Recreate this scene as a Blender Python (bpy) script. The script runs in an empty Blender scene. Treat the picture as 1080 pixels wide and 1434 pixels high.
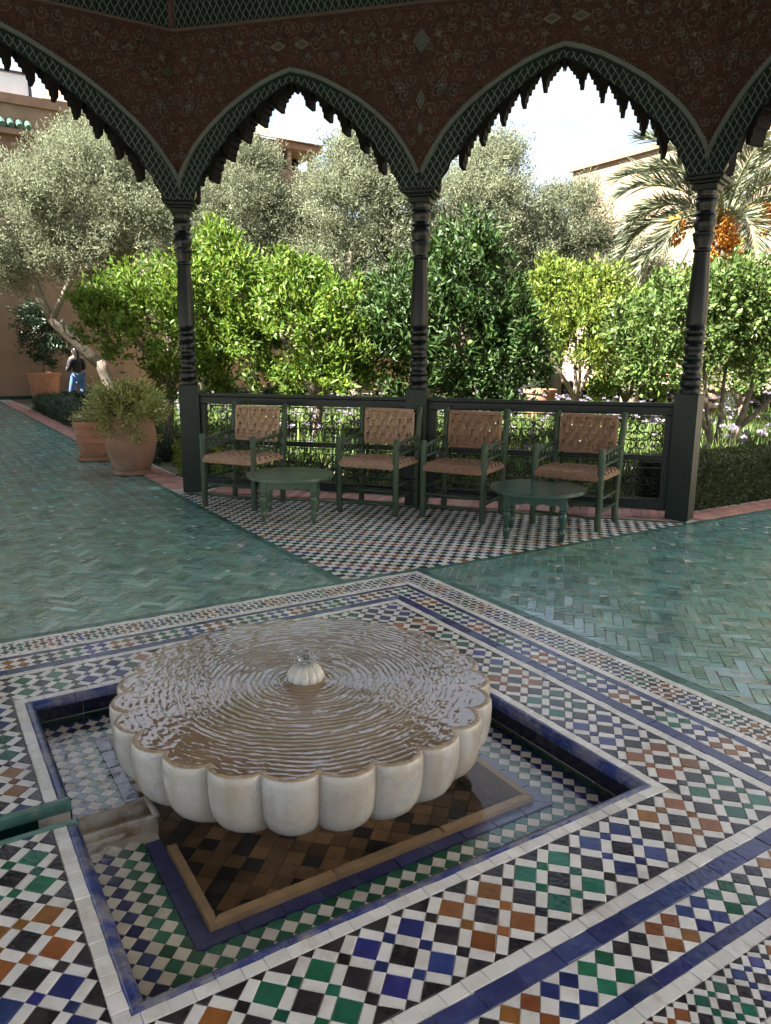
import bpy, bmesh, math, random
import numpy as np
from mathutils import Vector, Matrix, noise as mnoise

# ------------------------------------------------------------------ camera
SC = bpy.context.scene
COL = SC.collection
CAM_H, PITCH, ROLL, F_PX = 1.35, math.radians(11.79), math.radians(-0.41), 1052.8
_f = np.array([0, math.cos(PITCH), -math.sin(PITCH)])
_r0 = np.array([1.0, 0, 0]); _d0 = np.cross(_f, _r0)
_c, _s = math.cos(ROLL), math.sin(ROLL)
_x = _c * _r0 + _s * _d0
_y = -_s * _r0 + _c * _d0
cam_data = bpy.data.cameras.new('camera')
cam_data.sensor_fit = 'HORIZONTAL'; cam_data.sensor_width = 36
cam_data.lens = 36 * F_PX / 1080
cam_data.clip_start = 0.05; cam_data.clip_end = 1500
cam = bpy.data.objects.new('camera', cam_data); COL.objects.link(cam)
cam.matrix_world = Matrix(((_x[0], -_y[0], -_f[0], 0), (_x[1], -_y[1], -_f[1], 0),
                           (_x[2], -_y[2], -_f[2], CAM_H), (0, 0, 0, 1)))
SC.camera = cam

# ------------------------------------------------------------------ light
SUN_AZ = (-0.87, -0.49)          # horizontal direction towards the sun
SUN_EL = math.radians(53)
sun_data = bpy.data.lights.new('sun', 'SUN')
sun_data.energy = 2.3; sun_data.angle = math.radians(1.5); sun_data.color = (1.0, 0.97, 0.93)
sun = bpy.data.objects.new('sun', sun_data); COL.objects.link(sun)
_h = math.hypot(*SUN_AZ)
_to = Vector((SUN_AZ[0] / _h * math.cos(SUN_EL), SUN_AZ[1] / _h * math.cos(SUN_EL), math.sin(SUN_EL)))
sun.rotation_euler = _to.to_track_quat('Z', 'Y').to_euler()
sun.location = _to * 60

world = bpy.data.worlds.new('World'); SC.world = world; world.use_nodes = True
wn, wl = world.node_tree.nodes, world.node_tree.links
wn.clear()
w_out = wn.new('ShaderNodeOutputWorld'); w_bg = wn.new('ShaderNodeBackground')
w_sky = wn.new('ShaderNodeTexSky'); w_sky.sky_type = 'NISHITA'; w_sky.sun_disc = False
w_sky.sun_elevation = SUN_EL; w_sky.sun_rotation = math.atan2(SUN_AZ[0], SUN_AZ[1])
w_sky.dust_density = 0.5; w_sky.air_density = 1.0
w_tc = wn.new('ShaderNodeTexCoord'); w_sep = wn.new('ShaderNodeSeparateXYZ')
w_add = wn.new('ShaderNodeMath'); w_add.operation = 'ADD'; w_add.inputs[1].default_value = 0.18
w_abs = wn.new('ShaderNodeMath'); w_abs.operation = 'MAXIMUM'; w_abs.inputs[1].default_value = 0.0
w_dx = wn.new('ShaderNodeMath'); w_dx.operation = 'DIVIDE'
w_dy = wn.new('ShaderNodeMath'); w_dy.operation = 'DIVIDE'
w_cmb = wn.new('ShaderNodeCombineXYZ')
w_noi = wn.new('ShaderNodeTexNoise'); w_noi.inputs['Scale'].default_value = 2.2; w_noi.inputs['Detail'].default_value = 7
w_noi.inputs['Roughness'].default_value = 0.58
w_rmp = wn.new('ShaderNodeValToRGB')
w_rmp.color_ramp.elements[0].position = 0.36; w_rmp.color_ramp.elements[0].color = (0.90, 0.90, 0.90, 1)
w_rmp.color_ramp.elements[1].position = 0.62; w_rmp.color_ramp.elements[1].color = (0.97, 0.97, 0.97, 1)
w_mix = wn.new('ShaderNodeMix'); w_mix.data_type = 'RGBA'
wl.new(w_tc.outputs['Generated'], w_sep.inputs[0])
wl.new(w_sep.outputs['Z'], w_abs.inputs[0]); wl.new(w_abs.outputs[0], w_add.inputs[0])
wl.new(w_sep.outputs['X'], w_dx.inputs[0]); wl.new(w_add.outputs[0], w_dx.inputs[1])
wl.new(w_sep.outputs['Y'], w_dy.inputs[0]); wl.new(w_add.outputs[0], w_dy.inputs[1])
wl.new(w_dx.outputs[0], w_cmb.inputs['X']); wl.new(w_dy.outputs[0], w_cmb.inputs['Y'])
wl.new(w_cmb.outputs[0], w_noi.inputs['Vector'])
wl.new(w_noi.outputs['Fac'], w_rmp.inputs['Fac'])
wl.new(w_rmp.outputs['Color'], w_mix.inputs['Factor'])
wl.new(w_sky.outputs[0], w_mix.inputs[6])
w_cld = wn.new('ShaderNodeValToRGB')
w_cld.color_ramp.elements[0].position = 0.38; w_cld.color_ramp.elements[0].color = (0.52, 0.62, 0.80, 1)
w_cld.color_ramp.elements[1].position = 0.62; w_cld.color_ramp.elements[1].color = (0.92, 0.96, 1.03, 1)
wl.new(w_noi.outputs['Fac'], w_cld.inputs['Fac']); wl.new(w_cld.outputs['Color'], w_mix.inputs[7])
wl.new(w_mix.outputs[2], w_bg.inputs['Color'])
w_bg.inputs['Strength'].default_value = 0.07
wl.new(w_bg.outputs[0], w_out.inputs[0])

SC.view_settings.view_transform = 'Standard'
SC.view_settings.look = 'None'
SC.view_settings.gamma = 1.0
SC.view_settings.use_curve_mapping = False
SC.view_settings.exposure = 4.3
SC.render.engine = 'CYCLES'
SC.cycles.use_denoising = True
SC.cycles.max_bounces = 8; SC.cycles.diffuse_bounces = 4; SC.cycles.glossy_bounces = 4
SC.cycles.transparent_max_bounces = 8; SC.cycles.transmission_bounces = 4
SC.cycles.caustics_reflective = False; SC.cycles.caustics_refractive = False
SC.cycles.sample_clamp_indirect = 6.0

# ------------------------------------------------------------------ frames
# u runs along the right hand garden path, v along the left hand one; C is the middle of the fountain
TH = math.radians(32.1)
CX, CY = -0.2765, 2.4647
CU, SU = math.cos(TH), math.sin(TH)
def W(u, v, z=0.0):
    return (CX + u * CU - v * SU, CY + u * SU + v * CU, z)
def WA(a):
    a = np.asarray(a, float); o = a.copy()
    o[..., 0] = CX + a[..., 0] * CU - a[..., 1] * SU
    o[..., 1] = CY + a[..., 0] * SU + a[..., 1] * CU
    return o
_R = np.array([_x, _y, _f])
def visible_size(p, size):
    """rough size on film of a piece: only decides which tiles become single objects"""
    q = _R @ (np.asarray(p, float) - np.array([0, 0, CAM_H]))
    if q[2] < 0.2: return 0.0
    x, y = 540 + F_PX * q[0] / q[2], 717 + F_PX * q[1] / q[2]
    if not (-10 < x < 1090 and -10 < y < 1444): return 0.0
    return size * F_PX / q[2] * math.sqrt(max(0.05, -(np.asarray(p)[2] - CAM_H) / q[2]))

rnd = random.Random(11)
nrg = np.random.default_rng(5)

# ------------------------------------------------------------------ object helpers
def tag(o, label=None, cat=None, group=None, kind=None):
    if label: o['label'] = label
    if cat: o['category'] = cat
    if group: o['group'] = group
    if kind: o['kind'] = kind
    return o
def thing(name, loc, rz, label, cat, group=None):
    o = bpy.data.objects.new(name, None); COL.objects.link(o)
    o.location = loc; o.rotation_euler = (0, 0, rz); o.empty_display_size = 0.2
    return tag(o, label, cat, group)
def link(name, me, parent=None, loc=None, rot=None):
    o = bpy.data.objects.new(name, me); COL.objects.link(o)
    if parent: o.parent = parent
    if loc is not None: o.location = loc
    if rot is not None: o.rotation_euler = rot
    return o
def copy_tree(o, parent=None):
    c = o.copy(); COL.objects.link(c)
    if parent: c.parent = parent
    for ch in list(o.children): copy_tree(ch, c)
    return c

class MB:
    def __init__(s): s.v = []; s.f = []; s.m = []
    def add(s, vs, fs, m=0):
        b = len(s.v); s.v.extend([tuple(map(float, p)) for p in vs])
        s.f.extend([tuple(b + i for i in f) for f in fs]); s.m.extend([m] * len(fs)); return s
    def box(s, x0, x1, y0, y1, z0, z1, m=0):
        return s.add([(x0,y0,z0),(x1,y0,z0),(x1,y1,z0),(x0,y1,z0),(x0,y0,z1),(x1,y0,z1),(x1,y1,z1),(x0,y1,z1)],
                     [(0,3,2,1),(4,5,6,7),(0,1,5,4),(1,2,6,5),(2,3,7,6),(3,0,4,7)], m)
    def cbox(s, x0, x1, y0, y1, z0, z1, c=0.004, m=0):
        """box with chamfered edges"""
        P = []
        for z, i in ((z0, c), (z0 + c, 0), (z1 - c, 0), (z1, c)):
            P += [(x0+i,y0+i,z),(x1-i,y0+i,z),(x1-i,y1-i,z),(x0+i,y1-i,z)]
        Fs = [(3,2,1,0),(12,13,14,15)]
        for k in range(3):
            for j in range(4):
                Fs.append((k*4+j, k*4+(j+1)%4, k*4+4+(j+1)%4, k*4+4+j))
        return s.add(P, Fs, m)
    def tube(s, pts, rad, n=8, m=0, cap=True, up=None):
        pts = [Vector(p) for p in pts]
        if not hasattr(rad, '__len__'): rad = [rad] * len(pts)
        rings = []; ref = None
        for i, p in enumerate(pts):
            t = (pts[min(i+1, len(pts)-1)] - pts[max(i-1, 0)])
            if t.length < 1e-9: t = Vector((0,0,1))
            t.normalize()
            if ref is None:
                ref = Vector(up) if up else (Vector((0,0,1)) if abs(t.z) < .9 else Vector((1,0,0)))
            a = ref - t * ref.dot(t)
            if a.length < 1e-6: a = Vector((1,0,0)) - t * t.x
            a.normalize(); ref = a; b = t.cross(a)
            rings.append([p + (a*math.cos(2*math.pi*k/n) + b*math.sin(2*math.pi*k/n))*rad[i] for k in range(n)])
        V = [tuple(q) for r in rings for q in r]; Fs = []
        for i in range(len(pts)-1):
            for k in range(n):
                Fs.append((i*n+k, i*n+(k+1)%n, (i+1)*n+(k+1)%n, (i+1)*n+k))
        if cap:
            Fs.append(tuple(reversed(range(n)))); Fs.append(tuple((len(pts)-1)*n+k for k in range(n)))
        return s.add(V, Fs, m)
    def lathe(s, prof, n=24, c=(0,0,0), m=0, rf=None, close=True):
        """prof: (r, z); rf(theta, r, z) -> r"""
        V = []; Fs = []
        for r, z in prof:
            for k in range(n):
                th = 2*math.pi*k/n; rr = rf(th, r, z) if rf else r
                V.append((c[0]+rr*math.cos(th), c[1]+rr*math.sin(th), c[2]+z))
        L = len(prof)
        for i in range(L-1):
            for k in range(n):
                Fs.append((i*n+k, i*n+(k+1)%n, (i+1)*n+(k+1)%n, (i+1)*n+k))
        if close:
            Fs.append(tuple(reversed(range(n)))); Fs.append(tuple((L-1)*n+k for k in range(n)))
        return s.add(V, Fs, m)
    def tile(s, poly, z, th=0.012, ch=0.0012, m=0, tilt=(0, 0)):
        """poly: ccw convex list of (x, y) -> chamfered slab with its top at z"""
        n = len(poly); cx = sum(p[0] for p in poly)/n; cy = sum(p[1] for p in poly)/n
        V = []
        zz = lambda p: z + tilt[0]*(p[0]-cx) + tilt[1]*(p[1]-cy)
        for p in poly:
            d = math.hypot(p[0]-cx, p[1]-cy) or 1
            k = max(0.5, 1 - ch*1.5/d)
            q = (cx+(p[0]-cx)*k, cy+(p[1]-cy)*k); V.append((q[0], q[1], zz(q)))
        V += [(p[0], p[1], zz(p)-ch) for p in poly]
        V += [(p[0], p[1], z-th) for p in poly]
        Fs = [tuple(range(n))]
        for i in range(n):
            j = (i+1) % n
            Fs.append((n+i, n+j, j, i)); Fs.append((2*n+i, 2*n+j, n+j, n+i))
        return s.add(V, Fs, m)
    def mesh(s, name, mats, smooth=False):
        me = bpy.data.meshes.new(name); me.from_pydata(s.v, [], s.f)
        for m in (mats if isinstance(mats, (list, tuple)) else [mats]): me.materials.append(m)
        if any(s.m): me.polygons.foreach_set('material_index', s.m)
        if smooth: me.polygons.foreach_set('use_smooth', [True]*len(s.f))
        me.update(); return me
    def build(s, name, mats, parent=None, smooth=False, loc=None, rot=None):
        o = link(name, s.mesh(name, mats, smooth), parent, loc, rot)
        if smooth == 'auto':
            o.data.set_sharp_from_angle(angle=math.radians(38))
        return o

def np_mesh(name, V, T, mat, midx=None):
    """V (n,3), T (m,3 or 4) arrays"""
    me = bpy.data.meshes.new(name); V = np.asarray(V, np.float32); T = np.asarray(T, np.int32); k = T.shape[1]
    me.vertices.add(len(V)); me.vertices.foreach_set('co', V.ravel())
    me.loops.add(T.size); me.loops.foreach_set('vertex_index', T.ravel())
    me.polygons.add(len(T)); me.polygons.foreach_set('loop_start', np.arange(0, T.size, k, dtype=np.int32))
    for m in (mat if isinstance(mat, (list, tuple)) else [mat]): me.materials.append(m)
    if midx is not None: me.polygons.foreach_set('material_index', np.asarray(midx, np.int32))
    me.update(calc_edges=True); me.validate(); return me

# ------------------------------------------------------------------ convex clipping
def clip_half(poly, a, b, c):
    """keep a*x + b*y <= c"""
    out = []; n = len(poly)
    for i in range(n):
        p, q = poly[i], poly[(i+1) % n]
        dp, dq = a*p[0]+b*p[1]-c, a*q[0]+b*q[1]-c
        if dp <= 0: out.append(p)
        if (dp < 0 < dq) or (dq < 0 < dp):
            t = dp/(dp-dq); out.append((p[0]+(q[0]-p[0])*t, p[1]+(q[1]-p[1])*t))
    return out
def area(poly):
    return 0.5*sum(poly[i][0]*poly[(i+1)%len(poly)][1]-poly[(i+1)%len(poly)][0]*poly[i][1] for i in range(len(poly)))
def clip_poly(poly, region):
    for i in range(len(region)):
        (x0, y0), (x1, y1) = region[i], region[(i+1) % len(region)]
        a, b = (y1-y0), -(x1-x0)
        poly = clip_half(poly, a, b, a*x0+b*y0)
        if len(poly) < 3: return []
    return poly
def clean(poly, eps=4e-4):
    o = []
    for p in poly:
        if not o or math.hypot(p[0]-o[-1][0], p[1]-o[-1][1]) > eps: o.append(p)
    if len(o) > 1 and math.hypot(o[0][0]-o[-1][0], o[0][1]-o[-1][1]) <= eps: o.pop()
    return o if len(o) >= 3 and area(o) > 2e-5 else []

# ------------------------------------------------------------------ materials
def mat(name, col, rough=0.5, var=0.2, scale=6.0, detail=4, bump=0.0, bscale=60.0, island=0.0, hue=0.0,
        spec=0.5, coat=0.0, dirt=None, dirt_scale=3.0, dirt_lo=0.55, dirt_hi=0.75, rvar=0.1, metal=0.0, stretch=None, transl=0.0):
    m = bpy.data.materials.new(name); m.use_nodes = True
    n, l = m.node_tree.nodes, m.node_tree.links
    p = n['Principled BSDF']
    geo = n.new('ShaderNodeNewGeometry')
    vec = geo.outputs['Position']
    if stretch:
        tcn = n.new('ShaderNodeTexCoord'); mp = n.new('ShaderNodeMapping'); mp.inputs['Scale'].default_value = stretch
        l.new(tcn.outputs['Object'], mp.inputs['Vector']); vec = mp.outputs['Vector']
    noi = n.new('ShaderNodeTexNoise'); noi.inputs['Scale'].default_value = scale; noi.inputs['Detail'].default_value = detail
    noi.inputs['Roughness'].default_value = 0.62
    l.new(vec, noi.inputs['Vector'])
    mr = n.new('ShaderNodeMapRange'); mr.inputs['From Min'].default_value = 0.25; mr.inputs['From Max'].default_value = 0.75
    mr.inputs['To Min'].default_value = 1-var; mr.inputs['To Max'].default_value = 1+var
    l.new(noi.outputs['Fac'], mr.inputs['Value'])
    val = mr.outputs[0]
    hsv = n.new('ShaderNodeHueSaturation'); hsv.inputs['Color'].default_value = (*col, 1)
    if island or hue:
        oi = n.new('ShaderNodeObjectInfo'); ad = n.new('ShaderNodeMath'); ad.operation = 'ADD'
        l.new(oi.outputs['Random'], ad.inputs[0]); l.new(geo.outputs['Random Per Island'], ad.inputs[1])
        fr = n.new('ShaderNodeMath'); fr.operation = 'FRACT'; l.new(ad.outputs[0], fr.inputs[0])
        m2 = n.new('ShaderNodeMapRange'); m2.inputs['To Min'].default_value = 1-island; m2.inputs['To Max'].default_value = 1+island
        l.new(fr.outputs[0], m2.inputs['Value'])
        mu = n.new('ShaderNodeMath'); mu.operation = 'MULTIPLY'; l.new(val, mu.inputs[0]); l.new(m2.outputs[0], mu.inputs[1]); val = mu.outputs[0]
        if hue:
            f2 = n.new('ShaderNodeMath'); f2.operation = 'MULTIPLY'; f2.inputs[1].default_value = 7.31; l.new(fr.outputs[0], f2.inputs[0])
            f3 = n.new('ShaderNodeMath'); f3.operation = 'FRACT'; l.new(f2.outputs[0], f3.inputs[0])
            m3 = n.new('ShaderNodeMapRange'); m3.inputs['To Min'].default_value = 0.5-hue; m3.inputs['To Max'].default_value = 0.5+hue
            l.new(f3.outputs[0], m3.inputs['Value']); l.new(m3.outputs[0], hsv.inputs['Hue'])
    l.new(val, hsv.inputs['Value'])
    colr = hsv.outputs['Color']
    if dirt:
        dn = n.new('ShaderNodeTexNoise'); dn.inputs['Scale'].default_value = dirt_scale; dn.inputs['Detail'].default_value = 8
        dn.inputs['Roughness'].default_value = 0.7; l.new(geo.outputs['Position'], dn.inputs['Vector'])
        dr = n.new('ShaderNodeMapRange'); dr.inputs['From Min'].default_value = dirt_lo; dr.inputs['From Max'].default_value = dirt_hi
        l.new(dn.outputs['Fac'], dr.inputs['Value'])
        mx = n.new('ShaderNodeMix'); mx.data_type = 'RGBA'; mx.inputs[7].default_value = (*dirt, 1)
        l.new(dr.outputs[0], mx.inputs['Factor']); l.new(colr, mx.inputs[6]); colr = mx.outputs[2]
    l.new(colr, p.inputs['Base Color'])
    rr = n.new('ShaderNodeMapRange'); rr.inputs['To Min'].default_value = max(0.02, rough-rvar); rr.inputs['To Max'].default_value = rough+rvar
    l.new(noi.outputs['Fac'], rr.inputs['Value']); l.new(rr.outputs[0], p.inputs['Roughness'])
    p.inputs['Specular IOR Level'].default_value = spec
    p.inputs['Metallic'].default_value = metal
    p.inputs['Coat Weight'].default_value = coat
    if bump:
        bn = n.new('ShaderNodeTexNoise'); bn.inputs['Scale'].default_value = bscale; bn.inputs['Detail'].default_value = 5
        l.new(vec, bn.inputs['Vector'])
        bp = n.new('ShaderNodeBump'); bp.inputs['Strength'].default_value = bump; bp.inputs['Distance'].default_value = 0.01
        l.new(bn.outputs['Fac'], bp.inputs['Height']); l.new(bp.outputs[0], p.inputs['Normal'])
    if transl:
        tr = n.new('ShaderNodeBsdfTranslucent'); l.new(colr, tr.inputs['Color'])
        mxs = n.new('ShaderNodeMixShader'); mxs.inputs[0].default_value = transl
        l.new(p.outputs[0], mxs.inputs[1]); l.new(tr.outputs[0], mxs.inputs[2])
        l.new(mxs.outputs[0], n['Material Output'].inputs['Surface'])
    m.diffuse_color = (*col, 1)
    return m

GROUT_DIRT = (0.23, 0.17, 0.11)
T = {
 'white': mat('glazed_white', (0.80, 0.77, 0.72), 0.24, 0.10, 14, island=0.10, hue=0.01, bump=0.12, bscale=70, dirt=(0.45, 0.36, 0.27), dirt_scale=9, dirt_lo=0.50, dirt_hi=0.88),
 'black': mat('glazed_black', (0.022, 0.018, 0.022), 0.22, 0.4, 20, island=0.5, hue=0.03, bump=0.12, bscale=70, dirt=(0.10, 0.085, 0.075), dirt_scale=12, dirt_lo=0.46, dirt_hi=1.0),
 'green': mat('glazed_green', (0.018, 0.135, 0.075), 0.2, 0.3, 18, island=0.35, hue=0.02, bump=0.12, bscale=70, dirt=(0.12, 0.15, 0.11), dirt_scale=12, dirt_lo=0.58, dirt_hi=1.0),
 'blue': mat('glazed_blue', (0.028, 0.040, 0.165), 0.2, 0.3, 18, island=0.35, hue=0.02, bump=0.12, bscale=70, dirt=(0.10, 0.11, 0.20), dirt_scale=11, dirt_lo=0.55, dirt_hi=1.0),
 'ochre': mat('glazed_ochre', (0.27, 0.105, 0.025), 0.24, 0.3, 18, island=0.3, hue=0.015, bump=0.12, bscale=70, dirt=(0.20, 0.13, 0.08), dirt_scale=12, dirt_lo=0.58, dirt_hi=1.0),
}
M_BLUEB = mat('glazed_blue_border', (0.040, 0.050, 0.155), 0.18, 0.35, 14, island=0.22, hue=0.012, bump=0.15, bscale=55, dirt=(0.13, 0.14, 0.20), dirt_scale=9, dirt_lo=0.52, dirt_hi=0.95)
M_RIM = mat('glazed_blue_rim', (0.03, 0.05, 0.20), 0.22, 0.4, 16, island=0.2, bump=0.2, bscale=50, dirt=(0.30, 0.28, 0.26), dirt_scale=9, dirt_lo=0.44, dirt_hi=0.70)
M_NAVYW = mat('glazed_navy_wall', (0.007, 0.009, 0.026), 0.2, 0.4, 16, island=0.25, bump=0.2, bscale=50, dirt=(0.06, 0.055, 0.045), dirt_scale=7, dirt_lo=0.5, dirt_hi=0.75)
M_DKGREEN = mat('glazed_dark_green', (0.006, 0.03, 0.022), 0.2, 0.4, 16, island=0.25, bump=0.2, bscale=50)
M_TRIMG = mat('glazed_green_trim', (0.085, 0.185, 0.145), 0.22, 0.35, 14, island=0.15, bump=0.2, bscale=60, dirt=(0.25, 0.27, 0.22), dirt_scale=10, dirt_lo=0.55, dirt_hi=0.8)
M_GROUT = mat('tile_grout', (0.52, 0.47, 0.40), 0.85, 0.25, 12, bump=0.3, bscale=200)
M_BEJ = mat('glazed_sea_green_brick', (0.122, 0.275, 0.232), 0.13, 0.45, 5, island=0.24, hue=0.018, bump=0.35, bscale=45, dirt=(0.30, 0.33, 0.29), dirt_scale=7, dirt_lo=0.46, dirt_hi=0.80, rvar=0.11, spec=0.9, coat=0.35)
M_BEJB = mat('glazed_green_edging', (0.05, 0.14, 0.11), 0.24, 0.35, 7, island=0.25, bump=0.25, bscale=45, dirt=(0.15, 0.18, 0.15), dirt_scale=8, dirt_lo=0.55, dirt_hi=0.85)
M_BRICK = mat('red_brick', (0.40, 0.19, 0.145), 0.75, 0.25, 9, island=0.22, hue=0.015, bump=0.4, bscale=120, dirt=(0.36, 0.28, 0.23), dirt_scale=5, dirt_lo=0.55, dirt_hi=0.85)
M_SANDST = mat('tan_stone_kerb', (0.34, 0.225, 0.12), 0.55, 0.3, 10, bump=0.25, bscale=90, island=0.15)
M_SILT = mat('silted_mosaic', (0.20, 0.115, 0.055), 0.6, 0.45, 9, island=0.55, bump=0.3, bscale=60)
M_SILTD = mat('silted_dark_mosaic', (0.035, 0.032, 0.03), 0.6, 0.45, 9, island=0.5, bump=0.3, bscale=60)
# ================================================================== ground and floor slabs
AU, AV = 0.818, 0.842                      # half sizes of the sunken basin (outer edge of its blue rim)
CH0, CH1 = -0.086, 0.070                   # the little water channel on the basin's -u side (outer edges of its trim)
M_SOIL = mat('garden_soil', (0.17, 0.135, 0.085), 0.95, 0.35, 3, bump=0.6, bscale=30, dirt=(0.06, 0.085, 0.03), dirt_scale=1.2, dirt_lo=0.45, dirt_hi=0.6)
g = MB(); B = 400.0
def quad_uv(mb, u0, u1, v0, v1, z):
    mb.add([W(u0, v0, z), W(u1, v0, z), W(u1, v1, z), W(u0, v1, z)], [(0, 1, 2, 3)])
hu, hv = 1.2, 1.2                           # hole for the basin
quad_uv(g, -B, -7, -B, B, -0.03); quad_uv(g, hu, B, -B, B, -0.03)
quad_uv(g, -7, hu, -B, -hv, -0.03); quad_uv(g, -7, hu, hv, B, -0.03)
tag(g.build('ground', M_SOIL), kind='structure')

FU = [(1.25, 5.1), (4.38, 1.75)]           # corner columns of the railed side, in (u, v)
OU, OV = -0.3, 0.3                          # centre of the pavilion
fl = MB()
zf = -0.0028
quad_uv(fl, AU, 1.6, -1.6, 1.6, zf); quad_uv(fl, -1.6, -AU, CH1-0.02, 1.6, zf); quad_uv(fl, -1.6, -AU, -1.6, CH0+0.02, zf)
quad_uv(fl, -AU, AU, AV, 1.6, zf); quad_uv(fl, -AU, AU, -1.6, -AV, zf)
quad_uv(fl, 1.6, 14, -1.75, 1.9, zf); quad_uv(fl, -1.9, 1.4, 1.6, 22.4, zf)
quad_uv(fl, -7, -1.6, -1.75, CH0+0.02, zf); quad_uv(fl, -7, -1.6, CH1-0.02, 1.6, zf); quad_uv(fl, -1.75, 1.6, -9, -1.6, zf)
fl.add([W(1.4, 1.9, zf), W(4.5, 1.9, zf), W(1.4, 5.25, zf)], [(0, 1, 2)])
fl.add([W(1.4, 1.6, zf), W(1.6, 1.6, zf), W(1.6, 1.9, zf), W(1.4, 1.9, zf)], [(0, 1, 2, 3)])
fl.add([W(-1.9, 1.6, zf), W(-1.9, 5.3, zf), W(-5.3, 1.6, zf)], [(0, 1, 2)])
fl.add([W(1.6, -1.75, zf), W(1.6, -4.9, zf), W(4.9, -1.75, zf)], [(0, 1, 2)])
fl.add([W(-1.75, -1.75, zf), W(-5.3, -1.75, zf), W(-1.75, -4.9, zf)], [(0, 1, 2)])
FLOOR = tag(fl.build('floor', M_GROUT), kind='structure')

# ------------------------------------------------------------------ tile sink: nearest ones single, the rest joined
def emit(pieces, name, parent, mats, limit=300, z=0.0, th=0.010, ch=0.0012, jitter=0.0010, tiltj=0.013):
    """pieces: (poly in uv, material key)"""
    keys = list(mats.keys()); rows = []
    for poly, k in pieces:
        cu = sum(p[0] for p in poly)/len(poly); cv = sum(p[1] for p in poly)/len(poly)
        rows.append((visible_size(W(cu, cv, z), math.sqrt(area(poly))), poly, k, cu, cv))
    rows.sort(key=lambda r: -r[0])
    rest = MB()
    for i, (s, poly, k, cu, cv) in enumerate(rows):
        tl = (rnd.gauss(0, tiltj), rnd.gauss(0, tiltj)); zz = z + rnd.uniform(-jitter, jitter)
        wp = [W(p[0]+rnd.gauss(0, 0.0007), p[1]+rnd.gauss(0, 0.0007))[:2] for p in poly]
        if i < limit and s > 2.0:
            c = W(cu, cv, zz); b = MB()
            b.tile([(p[0]-c[0], p[1]-c[1]) for p in wp], 0.0, th, ch, 0, tl)
            link(name, b.mesh(name, mats[k]), parent, c)
        else:
            rest.tile(wp, zz, th, ch, keys.index(k), tl)
    if rest.v:
        tag(rest.build(name + '_field', [mats[k] for k in keys], parent), kind='stuff')

def ring_clip(poly, iu, iv, ou, ov):
    poly = clip_poly(poly, [(-ou, -ov), (ou, -ov), (ou, ov), (-ou, ov)])
    if len(poly) < 3: return []
    if all(abs(p[0]) < iu + 1e-9 and abs(p[1]) < iv + 1e-9 for p in poly): return []
    if any(abs(p[0]) < iu - 1e-9 and abs(p[1]) < iv - 1e-9 for p in poly):
        best = []; ba = 0
        for a, b, c in ((-1, 0, -iu), (1, 0, -iu), (0, -1, -iv), (0, 1, -iv)):
            q = clip_half(poly, a, b, c)
            if len(q) >= 3 and area(q) > ba: best, ba = q, area(q)
        poly = best
    return clean(poly)
def notch(poly):
    """nothing lies over the little channel"""
    if not poly: return []
    if min(p[0] for p in poly) < -AU and max(p[1] for p in poly) > CH0 and min(p[1] for p in poly) < CH1:
        a = clip_half(poly, 0, 1, CH0); b = clip_half(poly, 0, -1, -CH1)
        q = max((a, b), key=lambda s: area(s) if len(s) >= 3 else 0)
        return clean(q) if len(q) >= 3 else []
    return poly

def tartan(mid, half, m_u, m_v, groups, frac, gap, pivot=0):
    """band of big squares, white bars and small squares set at 45 degrees; mid = distance of its middle from the basin edge"""
    Bu, Bv = AU + mid, AV + mid; su, sv = Bu/m_u, Bv/m_v            # half diagonals of one lattice step
    big = frac; out = []
    gc = {}
    ring = []
    for m in range(-m_u, m_u, 4): ring.append((m, -m_v))
    for n in range(-m_v, m_v, 4): ring.append((m_u, n))
    for m in range(m_u, -m_u, -4): ring.append((m, m_v))
    for n in range(m_v, -m_v, -4): ring.append((-m_u, n))
    for i, c in enumerate(ring): gc[c] = groups[abs(i-pivot) % len(groups)]
    iu, iv, ou, ov = Bu-half, Bv-half, Bu+half, Bv+half
    P = lambda m, n: (m*su, n*sv)
    g = gap
    def rect(m, n, hx, hy):
        # rectangle in 45 degree axes; hx, hy half sizes as a fraction of the step
        c = P(m, n); o = []
        for a, b in ((hx, -hy), (hx, hy), (-hx, hy), (-hx, -hy)):
            x = (a - b)/2; y = (a + b)/2
            o.append((c[0]+x*2*su, c[1]+y*2*sv))
        return o
    step = 0.5                                                     # big square centres are one step apart: (a+b) = 2*step half sizes
    hb = frac*0.5; hs = 0.5-hb; gg = gap/(2*su)/1.414
    for m in range(-m_u-4, m_u+5):
        for n in range(-m_v-4, m_v+5):
            if abs(m) < m_u-3 and abs(n) < m_v-3: continue
            if (m+n) % 2 == 0:
                row = None
                onrow = (abs(n) == m_v and abs(m) <= m_u) or (abs(m) == m_u and abs(n) <= m_v)
                k = 'black'
                if not onrow:
                    for dm in (-1, 1):
                        for dn in (-1, 1):
                            if (m+dm, n+dn) in gc: k = gc[(m+dm, n+dn)]
                q = notch(ring_clip(rect(m, n, hb-gg, hb-gg), iu, iv, ou, ov))
                if q: out.append((q, k))
                # white bars: towards +a and +b neighbours
                for (dm, dn, hx, hy) in ((0.5, 0.5, hs-gg, hb-gg), (-0.5, 0.5, hb-gg, hs-gg)):
                    q = notch(ring_clip(rect(m+dm, n+dn, hx, hy), iu, iv, ou, ov))
                    if q: out.append((q, 'white'))
            else:
                k = 'black'
                for dm, dn in ((1, 0), (-1, 0), (0, 1), (0, -1)):
                    if (m+dm, n+dn) in gc: k = gc[(m+dm, n+dn)]
                q = notch(ring_clip(rect(m, n, hs-gg, hs-gg), iu, iv, ou, ov))
                if q: out.append((q, k))
    return out
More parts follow.
